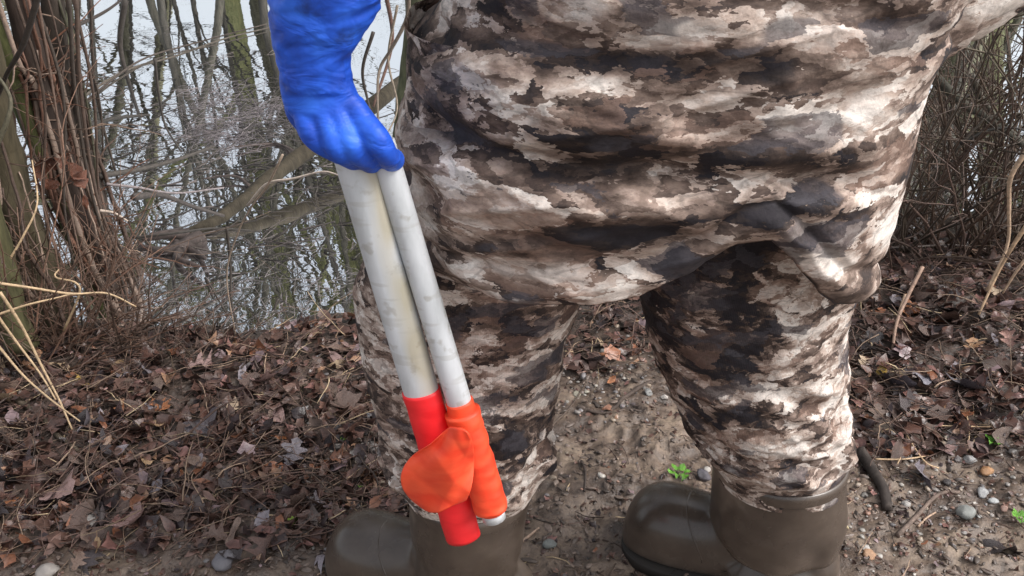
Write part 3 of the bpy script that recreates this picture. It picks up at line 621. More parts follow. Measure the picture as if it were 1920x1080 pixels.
ground_stick([(1090, 875), (1097, 900), (1095, 935)], .003, (.06, .045, .038), 'short dark twig standing in the mud between legs', 'twig')
ground_stick([(1030, 800), (1070, 765), (1100, 715)], .0022, (.09, .065, .05), 'thin twig lying left of the mud mound', 'twig')
ground_stick([(1040, 652), (1110, 650), (1190, 645), (1225, 648)], .005, (.05, .04, .035), 'dark stick lying between the legs near the water')
ground_stick([(350, 885), (400, 860), (435, 840)], .009, (.10, .08, .07), 'short thick grey stick in the left litter')
ground_stick([(340, 955), (400, 930), (455, 895)], .0026, (.48, .36, .24), 'bright straw twig in the left litter', 'twig')
ground_stick([(0, 735), (60, 770), (110, 820), (160, 850)], .007, (.12, .095, .07), 'brown stick at the left edge under the straw stalks')
ground_stick([(180, 905), (225, 850), (240, 822)], .0022, (.4, .28, .2), 'thin tan twig in the lower left litter', 'twig')
ground_stick([(1220, 725), (1180, 750), (1140, 780), (1100, 775)], .005, (.085, .065, .055), 'curved dark root above the mud mound')
for pts in ([(1620, 845), (1662, 812), (1690, 850), (1680, 880)], [(1740, 800), (1800, 805), (1870, 810)], [(1640, 865), (1690, 870), (1740, 860)], [(1800, 760), (1815, 810), (1812, 850)], [(1690, 815), (1730, 870), (1760, 880)]):
    ground_stick(pts, .0018, (.48, .34, .21), 'curled straw on the mud right of the walker, ' + {1620: 'arched beside the boot', 1740: 'lying flat under the dark leaves', 1640: 'straight beside the thick stick', 1800: 'short upright bit', 1690: 'reaching to the purplish leaf'}[pts[0][0]], 'straw', lift=.008)
# stones
def stone_mesh(seed):
    rg_ = np.random.default_rng(seed); n, m = 9, 12; th = np.linspace(0, math.pi, n); ph = np.arange(m) * 2 * math.pi / m
    T, Pp = np.meshgrid(th, ph, indexing='ij'); d = np.stack([np.sin(T)*np.cos(Pp), np.sin(T)*np.sin(Pp), np.cos(T)], -1).reshape(-1, 3)
    r = 1 + .35 * vn(d[:,0]*1.3 + seed, d[:,1]*1.3, d[:,2]*1.3) + .12 * vn(d[:,0]*3 + seed, d[:,1]*3, d[:,2]*3)
    V = d * r[:, None] * np.array([1, rg_.uniform(.65, .95), rg_.uniform(.45, .7)])
    i, j = np.meshgrid(np.arange(n-1), np.arange(m), indexing='ij'); i = i.ravel(); j = j.ravel(); k = (j+1) % m
    return V, np.stack([i*m+j, (i+1)*m+j, (i+1)*m+k, i*m+k], 1)
sg = [stone_mesh(k) for k in range(8)]; smesh = [mesh_np('pebble', v, [f], np.ones((len(v), 3))) for v, f in sg]
def put_stone(px, py, r, c, label, cat='pebble', group='pebbles on the bank'):
    p = at_z(px, py, 0); z = float(ground_h(p.x, p.y)); o = place('pebble', smesh[rgn.randrange(8)], M['stone'], loc=(p.x, p.y, z + r * .22)); r *= .78; c = tuple(v * .72 for v in c); o.scale = (r,)*3
    o.rotation_euler = (rgn.gauss(0, .2), rgn.gauss(0, .2), rgn.uniform(0, 6.28)); o.color = (*c, 1); tag(o, label, cat, group)
W_ = (.58, .54, .50); G_ = (.24, .235, .25); O_ = (.5, .27, .13)
for px, py, r, c, l in ((662, 856, .017, W_, 'white pebble behind the pole ends'), (570, 908, .017, (.42,.38,.36), 'pale round pebble left of the poles'), (552, 930, .018, G_, 'grey pebble below the pale round pebble'), (582, 938, .016, (.3, .28, .28), 'grey flat pebble near the left boot'), (516, 947, .011, (.55, .33, .25), 'pinkish pebble in the left litter'),
    (541, 948, .012, W_, 'small bright white pebble in the left litter'), (420, 1062, .026, (.22, .21, .23), 'large rounded grey stone at the bottom left'), (88, 1072, .022, (.5, .45, .41), 'pale stone at the bottom left edge'), (170, 975, .022, (.4, .37, .34), 'light stone in the lower left mud'), (700, 845, .014, (.36, .32, .3), 'greyish pebble behind the red tape'),
    (660, 810, .013, (.4, .26, .2), 'reddish pebble beside the trouser leg'), (690, 780, .018, G_, 'dark grey pebble beside the trouser leg'), (630, 800, .015, (.2,.19,.2), 'dark pebble above the white pebble'), (640, 915, .012, (.4, .2, .14), 'tiny red brown pebble left of the stick'),
    (1850, 882, .016, O_, 'orange stone on the right mud'), (1846, 918, .015, (.5, .5, .5), 'pale grey stone below the orange stone'), (1865, 935, .012, (.55, .56, .56), 'white flat stone at the right'), (1817, 862, .014, (.42, .41, .4), 'light grey stone above the orange stone'), (1810, 965, .021, (.34, .35, .33), 'long greenish grey stone at the right'),
    (1775, 906, .014, (.08, .07, .07), 'dark round stone right of the purplish leaf'), (1698, 948, .011, (.5, .47, .44), 'small white stone near the bent stick'), (1626, 1046, .014, (.55, .33, .2), 'pinkish orange pebble near the bottom right'), (1622, 1030, .01, W_, 'small white pebble above the pinkish pebble'), (1834, 973, .005, (.75, .75, .72), 'tiny white pebble at the right'),
    (1884, 955, .010, (.4, .25, .2), 'reddish pebble at the right edge'), (1770, 820, .012, (.5, .43, .35), 'cream pebble at the edge of the right litter'), (1586, 985, .007, (.6, .5, .3), 'small yellow pebble beside the boot'), (1892, 815, .014, (.22, .25, .24), 'greenish grey stone high at the right edge'),
    (1325, 885, .009, W_, 'small white pebble above the right boot toe'), (1318, 900, .016, (.13, .12, .14), 'dark flat pebble above the right boot toe'), (1030, 1040, .016, (.25, .27, .26), 'grey green stone between the boots'), (1215, 750, .012, (.36, .36, .35), 'pale pebble beside the mud mound'), (1245, 755, .009, W_, 'small white pebble by the trouser leg'), (1185, 690, .011, (.36, .33, .31), 'grey pebble between the legs'), (1082, 735, .012, (.36, .33, .26), 'tan pebble at the left of the gap'), (1100, 730, .009, (.4, .37, .3), 'small tan pebble in the gap between legs')):
    put_stone(px, py, r, c, l)
mb = MB()
for t in range(1500):
    q = rgn.random()
    if q < .35: px, py = rgn.gauss(640, 60), rgn.gauss(870, 70)
    elif q < .6: px, py = rgn.gauss(1760, 120), rgn.gauss(930, 70)
    elif q < .75: px, py = rgn.gauss(1140, 60), rgn.gauss(700, 50)
    else: px, py = rgn.uniform(-100, 2050), rgn.uniform(640, 1120)
    p = at_z(px, py, 0)
    if p.y > shore_y(p.x): continue
    v, f = sg[rgn.randrange(8)]; s = abs(rgn.gauss(0, .0025)) + .0014; z = float(ground_h(p.x, p.y)); g = rgn.uniform(.35, .95); c = np.array(rgn.choice([(.3,.27,.25), (.38,.3,.23), (.24,.22,.22), (.34,.2,.15), (.45,.42,.38)])) * g
    a = rgn.uniform(0, 6.28); Rm = np.array(Matrix.Rotation(a, 3, 'Z')); mb.add((v * s) @ Rm.T + np.array([p.x, p.y, z + s * .2]), f, None, c)
o = place('gravel', mb.mesh('gravel'), M['stone']); tag(o, 'small gravel and grit pressed into the mud', 'gravel', kind='stuff')
# mud crumbs
mb = MB()
for t in range(7000):
    px, py = rgn.uniform(-50, 2000), rgn.uniform(640, 1120); p = at_z(px, py, 0)
    if p.y > shore_y(p.x) - .05: continue
    v, f = sg[rgn.randrange(8)]; s = abs(rgn.gauss(0, .0028)) + .001; z = float(ground_h(p.x, p.y)); g = rgn.uniform(.25, 1.05)
    Rm = np.array(Matrix.Rotation(rgn.uniform(0, 6.28), 3, 'Z') @ Matrix.Rotation(rgn.gauss(0, .5), 3, 'X')); mb.add((v * s * np.array([1.3, .8, .6])) @ Rm.T + np.array([p.x, p.y, z + s * .1]), f, None, np.array((.18, .135, .11)) * g)
o = place('mud_crumbs', mb.mesh('mud_crumbs'), M['stone']); tag(o, 'crumbs of wet brown mud scattered on the path', 'mud', kind='stuff')
# seedlings
def seedling(px, py, s, label, c=(.13, .34, .035)):
    p = at_z(px, py, 0); z = float(ground_h(p.x, p.y)); r = empty('seedling', (p.x, p.y, z)); tag(r, label, 'seedling', 'green seedlings on the bank')
    for k in range(6):
        a = k * 1.05 + rgn.uniform(-.3, .3); rad = s * rgn.uniform(.3, .8); o = place('leaf', leaf_meshes[(0, 2, 4, 6)[k % 4]], M['green'], r); o.location = (rad * math.cos(a), rad * math.sin(a), .006 + s * rgn.uniform(.1, .5)); o.scale = (s * .8,) * 3
        o.rotation_euler = (rgn.gauss(0, .2), -.3, a); g = rgn.uniform(.8, 1.3); o.color = (c[0]*g, c[1]*g, c[2]*g, 1)
    mb = MB(); mb.tube([(0, 0, -.005), (.001, 0, .006), (0, .001, s * .4)], [.0012, .001, .0008], 5); o = place('stem', mb.mesh('stem'), M['green'], r); o.color = (.2, .35, .08, 1)
seedling(1272, 906, .020, 'bright green seedling just above the right boot toe')
seedling(1857, 838, .018, 'green seedling in the grass at the right')
seedling(1908, 980, .018, 'green seedling at the right edge near the bottom')
seedling(682, 910, .011, 'tiny green seedling left of the orange flag', (.14, .3, .04))
seedling(552, 992, .010, 'tiny yellow green seedling left of the left boot', (.2, .3, .04))
seedling(645, 827, .009, 'tiny green seedling above the white pebble', (.15, .28, .05))

# ------------------------------------------------------------------ the walker
PY = .92
root_loc = Vector((.17, .955, 0.0))
# body: one continuous skin
def skin_body(name, J, E, mat, parent, subd=2):
    keys = list(J); me = bpy.data.meshes.new(name)
    me.from_pydata([Vector(J[k][0]) - root_loc for k in keys], [(keys.index(a), keys.index(b_)) for a, b_ in E], [])
    o = bpy.data.objects.new(name, me); col.objects.link(o)
    md = o.modifiers.new('skin', 'SKIN'); sv = me.skin_vertices[0].data
    for i, k in enumerate(keys): r = J[k][1]; sv[i].radius = (r, r) if not isinstance(r, tuple) else r; sv[i].use_root = (i == 0)
    md.use_smooth_shade = True
    s = o.modifiers.new('sub', 'SUBSURF'); s.levels = subd; s.render_levels = subd
    dg = bpy.context.evaluated_depsgraph_get(); ev = o.evaluated_get(dg); m2 = bpy.data.meshes.new_from_object(ev, depsgraph=dg)
    m2.name = name; o.modifiers.clear(); o.data = m2; bpy.data.meshes.remove(me)
    m2.materials.clear(); m2.materials.append(mat)
    a = m2.color_attributes.get('Col') or m2.color_attributes.new('Col', 'FLOAT_COLOR', 'POINT')
    a.data.foreach_set('color', np.ones(len(m2.vertices) * 4, np.float32))
    if parent is not None: o.parent = parent
    return o
WR = at_y(600, 128, .76); 
J = {'pelvis': ((.20, .94, .93), .13), 'spine': ((.22, .94, 1.12), .125), 'chest': ((.22, .94, 1.32), .14), 'neck': ((.20, .94, 1.47), .055), 'head0': ((.17, .94, 1.56), .075), 'head1': ((.165, .94, 1.66), .092), 'head2': ((.17, .94, 1.74), .07), 'nose': ((.075, .94, 1.62), .02),
     'hipL': ((.14, .88, .86), .085), 'kneeL': ((-.03, .93, .53), .06), 'calfL': ((-.045, .935, .35), .055), 'ankL': ((-.055, .93, .10), .038), 'toeL': ((-.22, .985, .05), .03),
     'hipR': ((.25, 1.02, .86), .085), 'kneeR': ((.30, .96, .50), .06), 'calfR': ((.37, .975, .33), .055), 'ankR': ((.40, .98, .10), .038), 'toeR': ((.24, 1.04, .05), .03),
     'shL': ((.22, .77, 1.38), .06), 'elL': ((-.09, .745, 1.15), .042), 'wrL': (tuple(WR), .027), 'shR': ((.24, 1.12, 1.38), .06), 'elR': ((.58, 1.10, 1.09), .042), 'wrR': ((.42, .97, .90), .028), 'haR': ((.36, .94, .86), .035)}
E = [('pelvis','spine'),('spine','chest'),('chest','neck'),('neck','head0'),('head0','head1'),('head1','head2'),('head1','nose'),('pelvis','hipL'),('hipL','kneeL'),('kneeL','calfL'),('calfL','ankL'),('ankL','toeL'),
     ('pelvis','hipR'),('hipR','kneeR'),('kneeR','calfR'),('calfR','ankR'),('ankR','toeR'),('chest','shL'),('shL','elL'),('elL','wrL'),('chest','shR'),('shR','elR'),('elR','wrR'),('wrR','haR')]
body = skin_body('person', J, E, M['skin'], None)
body.location = root_loc; body.color = (.55, .34, .26, 1)
tag(body, 'person in camouflage jacket, trousers and rubber boots walking left with blue glove', 'person')

def camo(name, seed, stretch, soft, scale=1.0, cell=26.0, rust=.35, rib=.06, wd=5.0):
    m, nt, b = newmat(name)
    tc = N(nt, 'TexCoord'); at = N(nt, 'Attribute', attribute_name='Col'); sp = N(nt, 'SeparateColor'); nt.links.new(at.outputs['Color'], sp.inputs[0])
    mp = N(nt, 'Mapping'); mp.inputs['Scale'].default_value = tuple(scale * v for v in stretch); mp.inputs['Location'].default_value = (seed, seed * 1.7, seed * .6)
    mp.inputs['Rotation'].default_value = (0, R(-8), 0)
    nt.links.new(tc.outputs['Object'], mp.inputs[0]); vec0 = mp.outputs[0]
    def warp(vec, sc, amt, det=4.0):
        wn = N(nt, 'TexNoise', Scale=sc, Detail=det, Roughness=.65); nt.links.new(vec, wn.inputs['Vector'])
        sb = N(nt, 'VectorMath', operation='SUBTRACT'); sb.inputs[1].default_value = (.5, .5, .5); nt.links.new(wn.outputs['Color'], sb.inputs[0])
        wv = N(nt, 'VectorMath', operation='SCALE'); wv.inputs['Scale'].default_value = amt; nt.links.new(sb.outputs[0], wv.inputs[0])
        ad = N(nt, 'VectorMath', operation='ADD'); nt.links.new(vec, ad.inputs[0]); nt.links.new(wv.outputs[0], ad.inputs[1]); return ad.outputs[0]
    vec = warp(vec0, 22.0, .075, wd)
    bias = math_n(nt, 'MULTIPLY', math_n(nt, 'SUBTRACT', sp.outputs[0], .5), .42)
    a = N(nt, 'TexNoise', Scale=13.0, Detail=6.0, Roughness=.62); nt.links.new(vec0, a.inputs['Vector'])
    def cells(sc, off):
        o_ = N(nt, 'VectorMath', operation='ADD'); o_.inputs[1].default_value = off; nt.links.new(vec, o_.inputs[0])
        v_ = N(nt, 'TexVoronoi', Scale=sc); v_.inputs['Randomness'].default_value = 1.0; nt.links.new(o_.outputs[0], v_.inputs['Vector'])
        q = N(nt, 'SeparateColor'); nt.links.new(v_.outputs['Color'], q.inputs[0]); return q.outputs[0]
    c1 = cells(cell, (0, 0, 0)); c2 = cells(cell * 2.3, (3.1, 1.7, 5.2))
    f = math_n(nt, 'MULTIPLY_ADD', math_n(nt, 'SUBTRACT', a.outputs[0], .5), 1.1, .5)
    f = math_n(nt, 'ADD', f, math_n(nt, 'MULTIPLY', math_n(nt, 'SUBTRACT', c1, .5), .34))
    f = math_n(nt, 'ADD', f, math_n(nt, 'MULTIPLY', math_n(nt, 'SUBTRACT', c2, .5), .22))
    f = math_n(nt, 'ADD', f, bias)
    s = soft
    r = ramp(nt, f, [(.27, (.022, .019, .023)), (.27 + s, (.040, .030, .028)), (.37, (.048, .034, .030)), (.37 + s, (.098, .068, .056)), (.45, (.12, .085, .070)), (.45 + s, (.215, .158, .130)), (.53, (.27, .20, .168)), (.53 + s, (.42, .335, .285)), (.62, (.48, .395, .345)), (.62 + s, (.62, .55, .50)), (.80, (.72, .66, .61))])
    k3 = cells(cell * .7, (9.3, 4.4, 1.2)); kk3 = ramp(nt, k3, [(.84, (0, 0, 0)), (.86, (1, 1, 1))]); c = mixc(nt, r.outputs[0], (.27, .17, .13), math_n(nt, 'MULTIPLY', kk3.outputs[0], rust))
    k4 = cells(cell * .9, (2.3, 14.4, 6.2)); kk4 = ramp(nt, math_n(nt, 'SUBTRACT', k4, bias), [(.84, (0, 0, 0)), (.86, (1, 1, 1))]); c = mixc(nt, c, (.060, .055, .064), math_n(nt, 'MULTIPLY', kk4.outputs[0], .7))
    # printed twigs
    o5 = N(nt, 'TexVoronoi', Scale=cell * .55, feature='DISTANCE_TO_EDGE'); nt.links.new(warp(vec0, 9.0, .12, 3.0), o5.inputs['Vector']); k5 = ramp(nt, o5.outputs['Distance'], [(.012, (1, 1, 1)), (.03, (0, 0, 0))])
    n5 = ramp(nt, a.outputs[0], [(.46, (0, 0, 0)), (.52, (1, 1, 1))]); c = mixc(nt, c, (.03, .024, .022), math_n(nt, 'MULTIPLY', math_n(nt, 'MULTIPLY', k5.outputs[0], n5.outputs[0]), .32))
    a6 = N(nt, 'TexNoise', Scale=90.0, Detail=5.0, Roughness=.7); nt.links.new(vec, a6.inputs['Vector']); r6 = ramp(nt, a6.outputs[0], [(.3, (.55, .54, .53)), (.5, (1, 1, 1)), (.72, (1.3, 1.28, 1.26))]); c = mixc(nt, c, r6.outputs[0], 1.0, 'MULTIPLY')
    nt.links.new(c, b.inputs['Base Color']); b.inputs['Roughness'].default_value = .78; b.inputs['Specular IOR Level'].default_value = .25
    wf = N(nt, 'TexWave', Scale=160.0, Distortion=1.0); nt.links.new(tc.outputs['Object'], wf.inputs['Vector'])
    fb = N(nt, 'TexNoise', Scale=60.0, Detail=5.0, Roughness=.6); nt.links.new(tc.outputs['Object'], fb.inputs['Vector']); bump(nt, b, math_n(nt, 'ADD', fb.outputs[0], math_n(nt, 'MULTIPLY', wf.outputs['Fac'], rib)), .5, .004)
    return m
M['camo_jacket'] = camo('camouflage_jacket_cloth', 2.0, (.5, .5, 1.2), .065, 1.2, 25.0, .35, 0.0, 5.0)
M['camo_trousers'] = camo('camouflage_trouser_cloth', 5.3, (.8, .8, 1.25), .016, 1.5, 28.0)

def rows_interp(rows, z):
    A = np.array(sorted(rows)); zz = A[:, 0]
    # smooth interpolation by dense catmull
    D = spline(A, 400); o = np.argsort(D[:, 0]); D = D[o]
    return [np.interp(z, D[:, 0], D[:, k]) for k in range(1, A.shape[1])]
def loft_px(spec):
    """spec rows (py, pxL, pxR, Y, ay) -> rows (z, cx, cy, ax, ay)"""
    out = []
    for py, l, r, Y, ay in spec:
        a, b_ = at_y(l, py, Y), at_y(r, py, Y); out.append((a.z, (a.x + b_.x) / 2, Y, (b_.x - a.x) / 2, ay))
    return out
def loft(rows, ztop, zbot_fn, nseg, nrow, disp=None, power=2.2):
    ph = np.arange(nseg) * 2 * math.pi / nseg; t = np.linspace(0, 1, nrow)
    PH, T = np.meshgrid(ph, t); zb = zbot_fn(PH); Z = ztop + (zb - ztop) * T
    cx, cy, ax, ay = rows_interp(rows, Z)
    c, s = np.cos(PH), np.sin(PH); k = (np.abs(c) ** power + np.abs(s) ** power) ** (-1 / power)
    nxn, nyn = c * ay, s * ax; ln = np.sqrt(nxn**2 + nyn**2) + 1e-9; nxn /= ln; nyn /= ln
    Xx = cx + c * k * ax; Yy = cy + s * k * ay
    if disp is not None:
        d = disp(Xx, Yy, Z, PH, T); Xx = Xx + nxn * d; Yy = Yy + nyn * d; Z = Z + d * .25
    V = np.stack([Xx, Yy, Z], -1).reshape(-1, 3)
    i, j = np.meshgrid(np.arange(nrow - 1), np.arange(nseg), indexing='ij'); i = i.ravel(); j = j.ravel(); kk = (j + 1) % nseg
    F = np.stack([i*nseg + j, (i+1)*nseg + j, (i+1)*nseg + kk, i*nseg + kk], 1)
    return V, F, (PH, T, Z)
def ridge(n): return 1 - np.abs(n) * 2.2
# print layout plus painted-in crease shade, lit right edge and shade under the hem, lighter (+) or darker (-): (px, py, rx, ry, amount)
def bias_fn(V, blobs):
    px, py = to_px(V[:, 0], V[:, 1], V[:, 2]); b_ = np.zeros(len(V)); front = V[:, 1] < 1.0
    for x, y, rx, ry, a in blobs: b_ += a * np.exp(-((px - x) / rx) ** 2 - ((py - y) / ry) ** 2)
    return np.clip(.5 + b_ * front, 0, 1)
jb = [(1085, 12, 60, 22, .9), (900, 150, 130, 80, -.4), (1200, 120, 230, 28, -.65), (1180, 165, 100, 25, .1), (950, 225, 150, 60, .12), (1180, 270, 200, 50, -.5), (850, 420, 90, 28, .6), (1000, 460, 100, 30, -.35), (1020, 520, 50, 22, .6), (1130, 530, 60, 25, .75),
      (1450, 380, 60, 60, -.5), (1640, 260, 50, 120, .6), (1665, 380, 25, 120, .7), (1560, 420, 60, 60, -.3), (900, 40, 60, 30, .3), (980, 20, 60, 30, -.2), (1540, 500, 60, 30, .5), (880, 500, 60, 20, .35), (1330, 60, 80, 30, .3), (1500, 60, 120, 30, -.2), (1350, 330, 80, 60, -.25), (1460, 240, 80, 60, .2)]
lb = [(1540, 500, 60, 40, .2), (1480, 715, 60, 30, .3), (1560, 760, 40, 120, .08), (1300, 640, 90, 100, -.35), (1240, 560, 80, 60, -.45), (1400, 640, 60, 60, -.2), (1470, 820, 70, 30, .15), (1380, 780, 60, 30, -.25), (1530, 620, 40, 60, .1), (1400, 470, 60, 40, -.6),
      (700, 540, 40, 30, .35), (690, 620, 40, 60, .1), (930, 600, 80, 30, -.3), (900, 640, 40, 15, .3), (930, 700, 80, 20, .5), (880, 720, 80, 40, -.2), (950, 800, 70, 60, -.25), (720, 800, 30, 80, .15), (980, 900, 30, 15, .3)]
# trousers
RL = loft_px([(120, 1220, 1660, .94, .13), (300, 1205, 1640, .95, .12), (450, 1185, 1628, .955, .11), (560, 1198, 1594, .96, .105), (640, 1220, 1580, .965, .10), (700, 1243, 1576, .97, .098), (760, 1283, 1574, .975, .095), (820, 1318, 1578, .98, .09), (885, 1338, 1582, .98, .09), (930, 1360, 1564, .98, .070), (968, 1375, 1550, .98, .062), (1020, 1390, 1520, .98, .045)])
LL = loft_px([(120, 760, 1300, .92, .13), (300, 740, 1230, .92, .12), (420, 700, 1160, .92, .11), (520, 668, 1100, .925, .105), (600, 668, 1072, .93, .10), (660, 678, 1060, .93, .098), (720, 695, 1046, .93, .095), (800, 722, 1030, .93, .09), (895, 752, 1008, .93, .088), (938, 778, 982, .93, .068), (975, 790, 965, .93, .06), (1020, 810, 940, .93, .045)])
def leg_disp(ph0, bunch):
    def f(x, y, z, PH, T):
        ca, sa = np.cos(PH) , np.sin(PH)
        n = ridge(fbm(ca*1.3 + ph0, sa*1.3, z*20 + 1.2*ca, o=3)); n2 = ridge(fbm(ca*2.6 + ph0, sa*2.6 + 4, z*46 - 3*sa, o=2))
        w_ = .4 + .6 * sstep(.50, .30, z)
        w_ = w_ * (.1 + .9 * sstep(.265, .30, z)); return .013 * n * w_ + .006 * n2 * w_ + .008 * vn(ca*1.5 + ph0, sa*1.5, z*7) * sstep(.26, .34, z) - .004 + .006 * np.exp(-((z - .305) / .022) ** 2)
    return f
mb = MB()
V1, F1, _ = loft(RL, .88, lambda p: .24 + 0*p, 150, 230, leg_disp(2.2, 1)); V2, F2, _ = loft(LL, .88, lambda p: .24 + 0*p, 150, 230, leg_disp(7.7, 1))
for Vv, Ff in ((V1, F1), (V2, F2)):
    bb = bias_fn(Vv, lb); mb.add(Vv, Ff, None, np.stack([bb, bb, bb], 1))
tr = place('trousers', mb.mesh('trousers', origin=root_loc), M['camo_trousers'], body)
tr['label'] = 'camouflage trousers tucked into the boots'
# jacket
JR = loft_px([(-10, 835, 1745, .93, .20), (50, 786, 1735, .93, .205), (110, 766, 1705, .93, .21), (200, 760, 1684, .93, .21), (300, 758, 1664, .93, .205), (400, 768, 1640, .93, .20), (480, 787, 1612, .93, .19), (560, 802, 1585, .93, .18), (640, 812, 1570, .93, .175)])
JR += [(1.02, .235, .93, .235, .20), (1.15, .235, .935, .205, .20), (1.30, .225, .94, .175, .215), (1.40, .22, .94, .14, .19), (1.47, .205, .94, .085, .10), (1.50, .20, .94, .07, .075)]
def hem(p):
    a = np.degrees(p) % 360
    return np.interp(a, [0, 60, 120, 180, 200, 215, 230, 243, 254, 264, 274, 282, 288, 294, 301, 310, 325, 345, 360], [.585, .60, .63, .64, .637, .645, .652, .657, .662, .672, .695, .728, .732, .708, .672, .637, .615, .595, .585])
def jd(x, y, z, PH, T):
    ca, sa = np.cos(PH), np.sin(PH)
    n = ridge(fbm(ca*1.1 + 3, sa*1.1 + .4, z*9 + .8*ca + .5*sa, o=3)); n2 = ridge(fbm(x*7 + 2, y*7, z*22 + x*6, o=3)); n3 = vn(x*5, y*5 + 3, z*5 + 1)
    low = sstep(.95, .70, z)
    hemr = .006 * np.exp(-((T - .985) / .012) ** 2) - .006 * np.exp(-((T - .955) / .008) ** 2)
    cr = -.020 * np.exp(-((z - .80 + .06 * x + .012 * vn(x*6, 2.2)) / .013) ** 2) * sstep(.55, .1, x) + .010 * np.exp(-((z - .765 + .06 * x) / .02) ** 2)
    n4 = ridge(fbm(x*3.2 + 5, y*3, z*30 - x*9, o=2))
    return (.016 * n * (.6 + .4*low) + .009 * n2 + .015 * n3 * low) * (1 - .85 * sstep(.45, .80, ca) * sstep(.95, .85, z)) * (1 - .6 * sstep(.6, .85, -ca)) + .007 * n4 * (1 - .8 * sstep(.5, .8, ca)) + cr * sstep(.8, .4, ca) + hemr - .008 * (1 - sstep(.45, .8, ca)) #
Vj, Fj, (PHj, Tj, Zj) = loft(JR, 1.50, hem, 300, 420, jd, 2.3)
bb = bias_fn(Vj, jb)
# inner lining: turn the hem in
nseg = 300; last = Vj[-nseg:]; cen = last.mean(0); V_in = []
for k, (sc, dz) in enumerate(((.985, -.003), (.955, .004), (.93, .06), (.90, .16))): q_ = cen + (last - cen) * np.array([sc, sc, 1]); q_[:, 2] = last[:, 2] + dz; V_in.append(q_)
Vall = np.concatenate([Vj] + V_in); base_r = len(Vj) // nseg - 1
i, j = np.meshgrid(np.arange(base_r, base_r + 4), np.arange(nseg), indexing='ij'); i = i.ravel(); j = j.ravel(); kk = (j + 1) % nseg
Fj2 = np.stack([i*nseg + j, (i+1)*nseg + j, (i+1)*nseg + kk, i*nseg + kk], 1)
bb = np.concatenate([bb, np.full(4 * nseg, .2)])
mb = MB(); mb.add(Vall, np.concatenate([Fj, Fj2]), None, np.stack([bb]*3, 1))
jk = place('jacket', mb.mesh('jacket', origin=root_loc), M['camo_jacket'], body); jk['label'] = 'long camouflage hunting jacket'
def sleeve(pts, rad, name, parent, n=90, seg=60, seed=0, flat=1.0):
    P = spline(pts, n); r = np.interp(np.linspace(0, 1, n), np.linspace(0, 1, len(rad)), rad); T = np.gradient(P, axis=0); T /= np.linalg.norm(T, axis=1, keepdims=True)
    u = np.cross(T[0], [0, 1, .1]); a = np.arange(seg) * 2 * math.pi / seg; Vs = []
    for i in range(n):
        u = u - T[i] * np.dot(u, T[i]); u /= np.linalg.norm(u); v = np.cross(T[i], u)
        rr = r[i] * (1 + .10 * ridge(fbm(np.cos(a)*1.2 + seed, np.sin(a)*1.2, i*.22 + .8*np.cos(a), o=3)) + .06 * vn(np.cos(a)*2, np.sin(a)*2 + seed, i*.1))
        Vs.append(P[i] + rr[:, None] * (np.cos(a)[:, None] * u + np.sin(a)[:, None] * v))
    Vs = np.concatenate(Vs); i, j = np.meshgrid(np.arange(n-1), np.arange(seg), indexing='ij'); i = i.ravel(); j = j.ravel(); k = (j+1) % seg
    return Vs, np.stack([i*seg+j, i*seg+k, (i+1)*seg+k, (i+1)*seg+j], 1)
Vs, Fs = sleeve([(.20, .80, 1.40), (.10, .765, 1.31), (-.03, .755, 1.21), (-.105, .76, 1.13), (-.140, .76, 1.03), (-.15, .76, .965)], [.09, .085, .075, .068, .058, .052], 'sleeve', body)
mb = MB(); mb.add(Vs, Fs, None, (.5, .5, .5)); place('sleeve', mb.mesh('sleeve', origin=root_loc), M['camo_jacket'], body)
Vs, Fs = sleeve([(.24, 1.08, 1.40), (.38, 1.12, 1.30), (.52, 1.12, 1.19), (.60, 1.10, 1.08), (.57, 1.05, 1.0), (.49, 1.0, .93), (.40, .96, .88)], [.09, .088, .082, .08, .074, .07, .066], 'sleeve', body, seed=3)
mb = MB(); mb.add(Vs, Fs, None, (.55, .55, .55)); place('sleeve', mb.mesh('sleeve', origin=root_loc), M['camo_jacket'], body)
# cap and hair (above the picture)
def dome(c, rx, ry, rz, z0, n=14, m=28):
    th = np.linspace(0, math.pi * .5, n); ph = np.arange(m) * 2 * math.pi / m; T, Pp = np.meshgrid(th, ph, indexing='ij')
    V = np.stack([c[0] + rx*np.sin(T)*np.cos(Pp), c[1] + ry*np.sin(T)*np.sin(Pp), c[2] + rz*np.cos(T)], -1).reshape(-1, 3)
    i, j = np.meshgrid(np.arange(n-1), np.arange(m), indexing='ij'); i = i.ravel(); j = j.ravel(); k = (j+1) % m
    return V, np.stack([i*m+j, (i+1)*m+j, (i+1)*m+k, i*m+k], 1)
mb = MB(); v, f = dome((.17, .94, 1.68), .115, .095, .125, 0); mb.add(v, f, None, (.5,)*3)
a = np.linspace(-1.1, 1.1, 12); inner = np.stack([.17 - .113*np.cos(a), .94 + .093*np.sin(a), 1.685 + 0*a], 1); outer = np.stack([.17 - .19*np.cos(a*.8), .94 + .085*np.sin(a), 1.67 - .008*np.cos(a)], 1)
vv = np.concatenate([inner, outer, inner - [0, 0, .004], outer - [0, 0, .004]]); q = np.arange(11); mb.add(vv, np.concatenate([np.stack([q, q+1, q+13, q+12], 1), np.stack([q+24, q+36, q+37, q+25], 1), np.stack([q+12, q+13, q+37, q+36], 1)]), None, (.5,)*3)
place('cap', mb.mesh('cap', origin=root_loc), M['camo_jacket'], body)

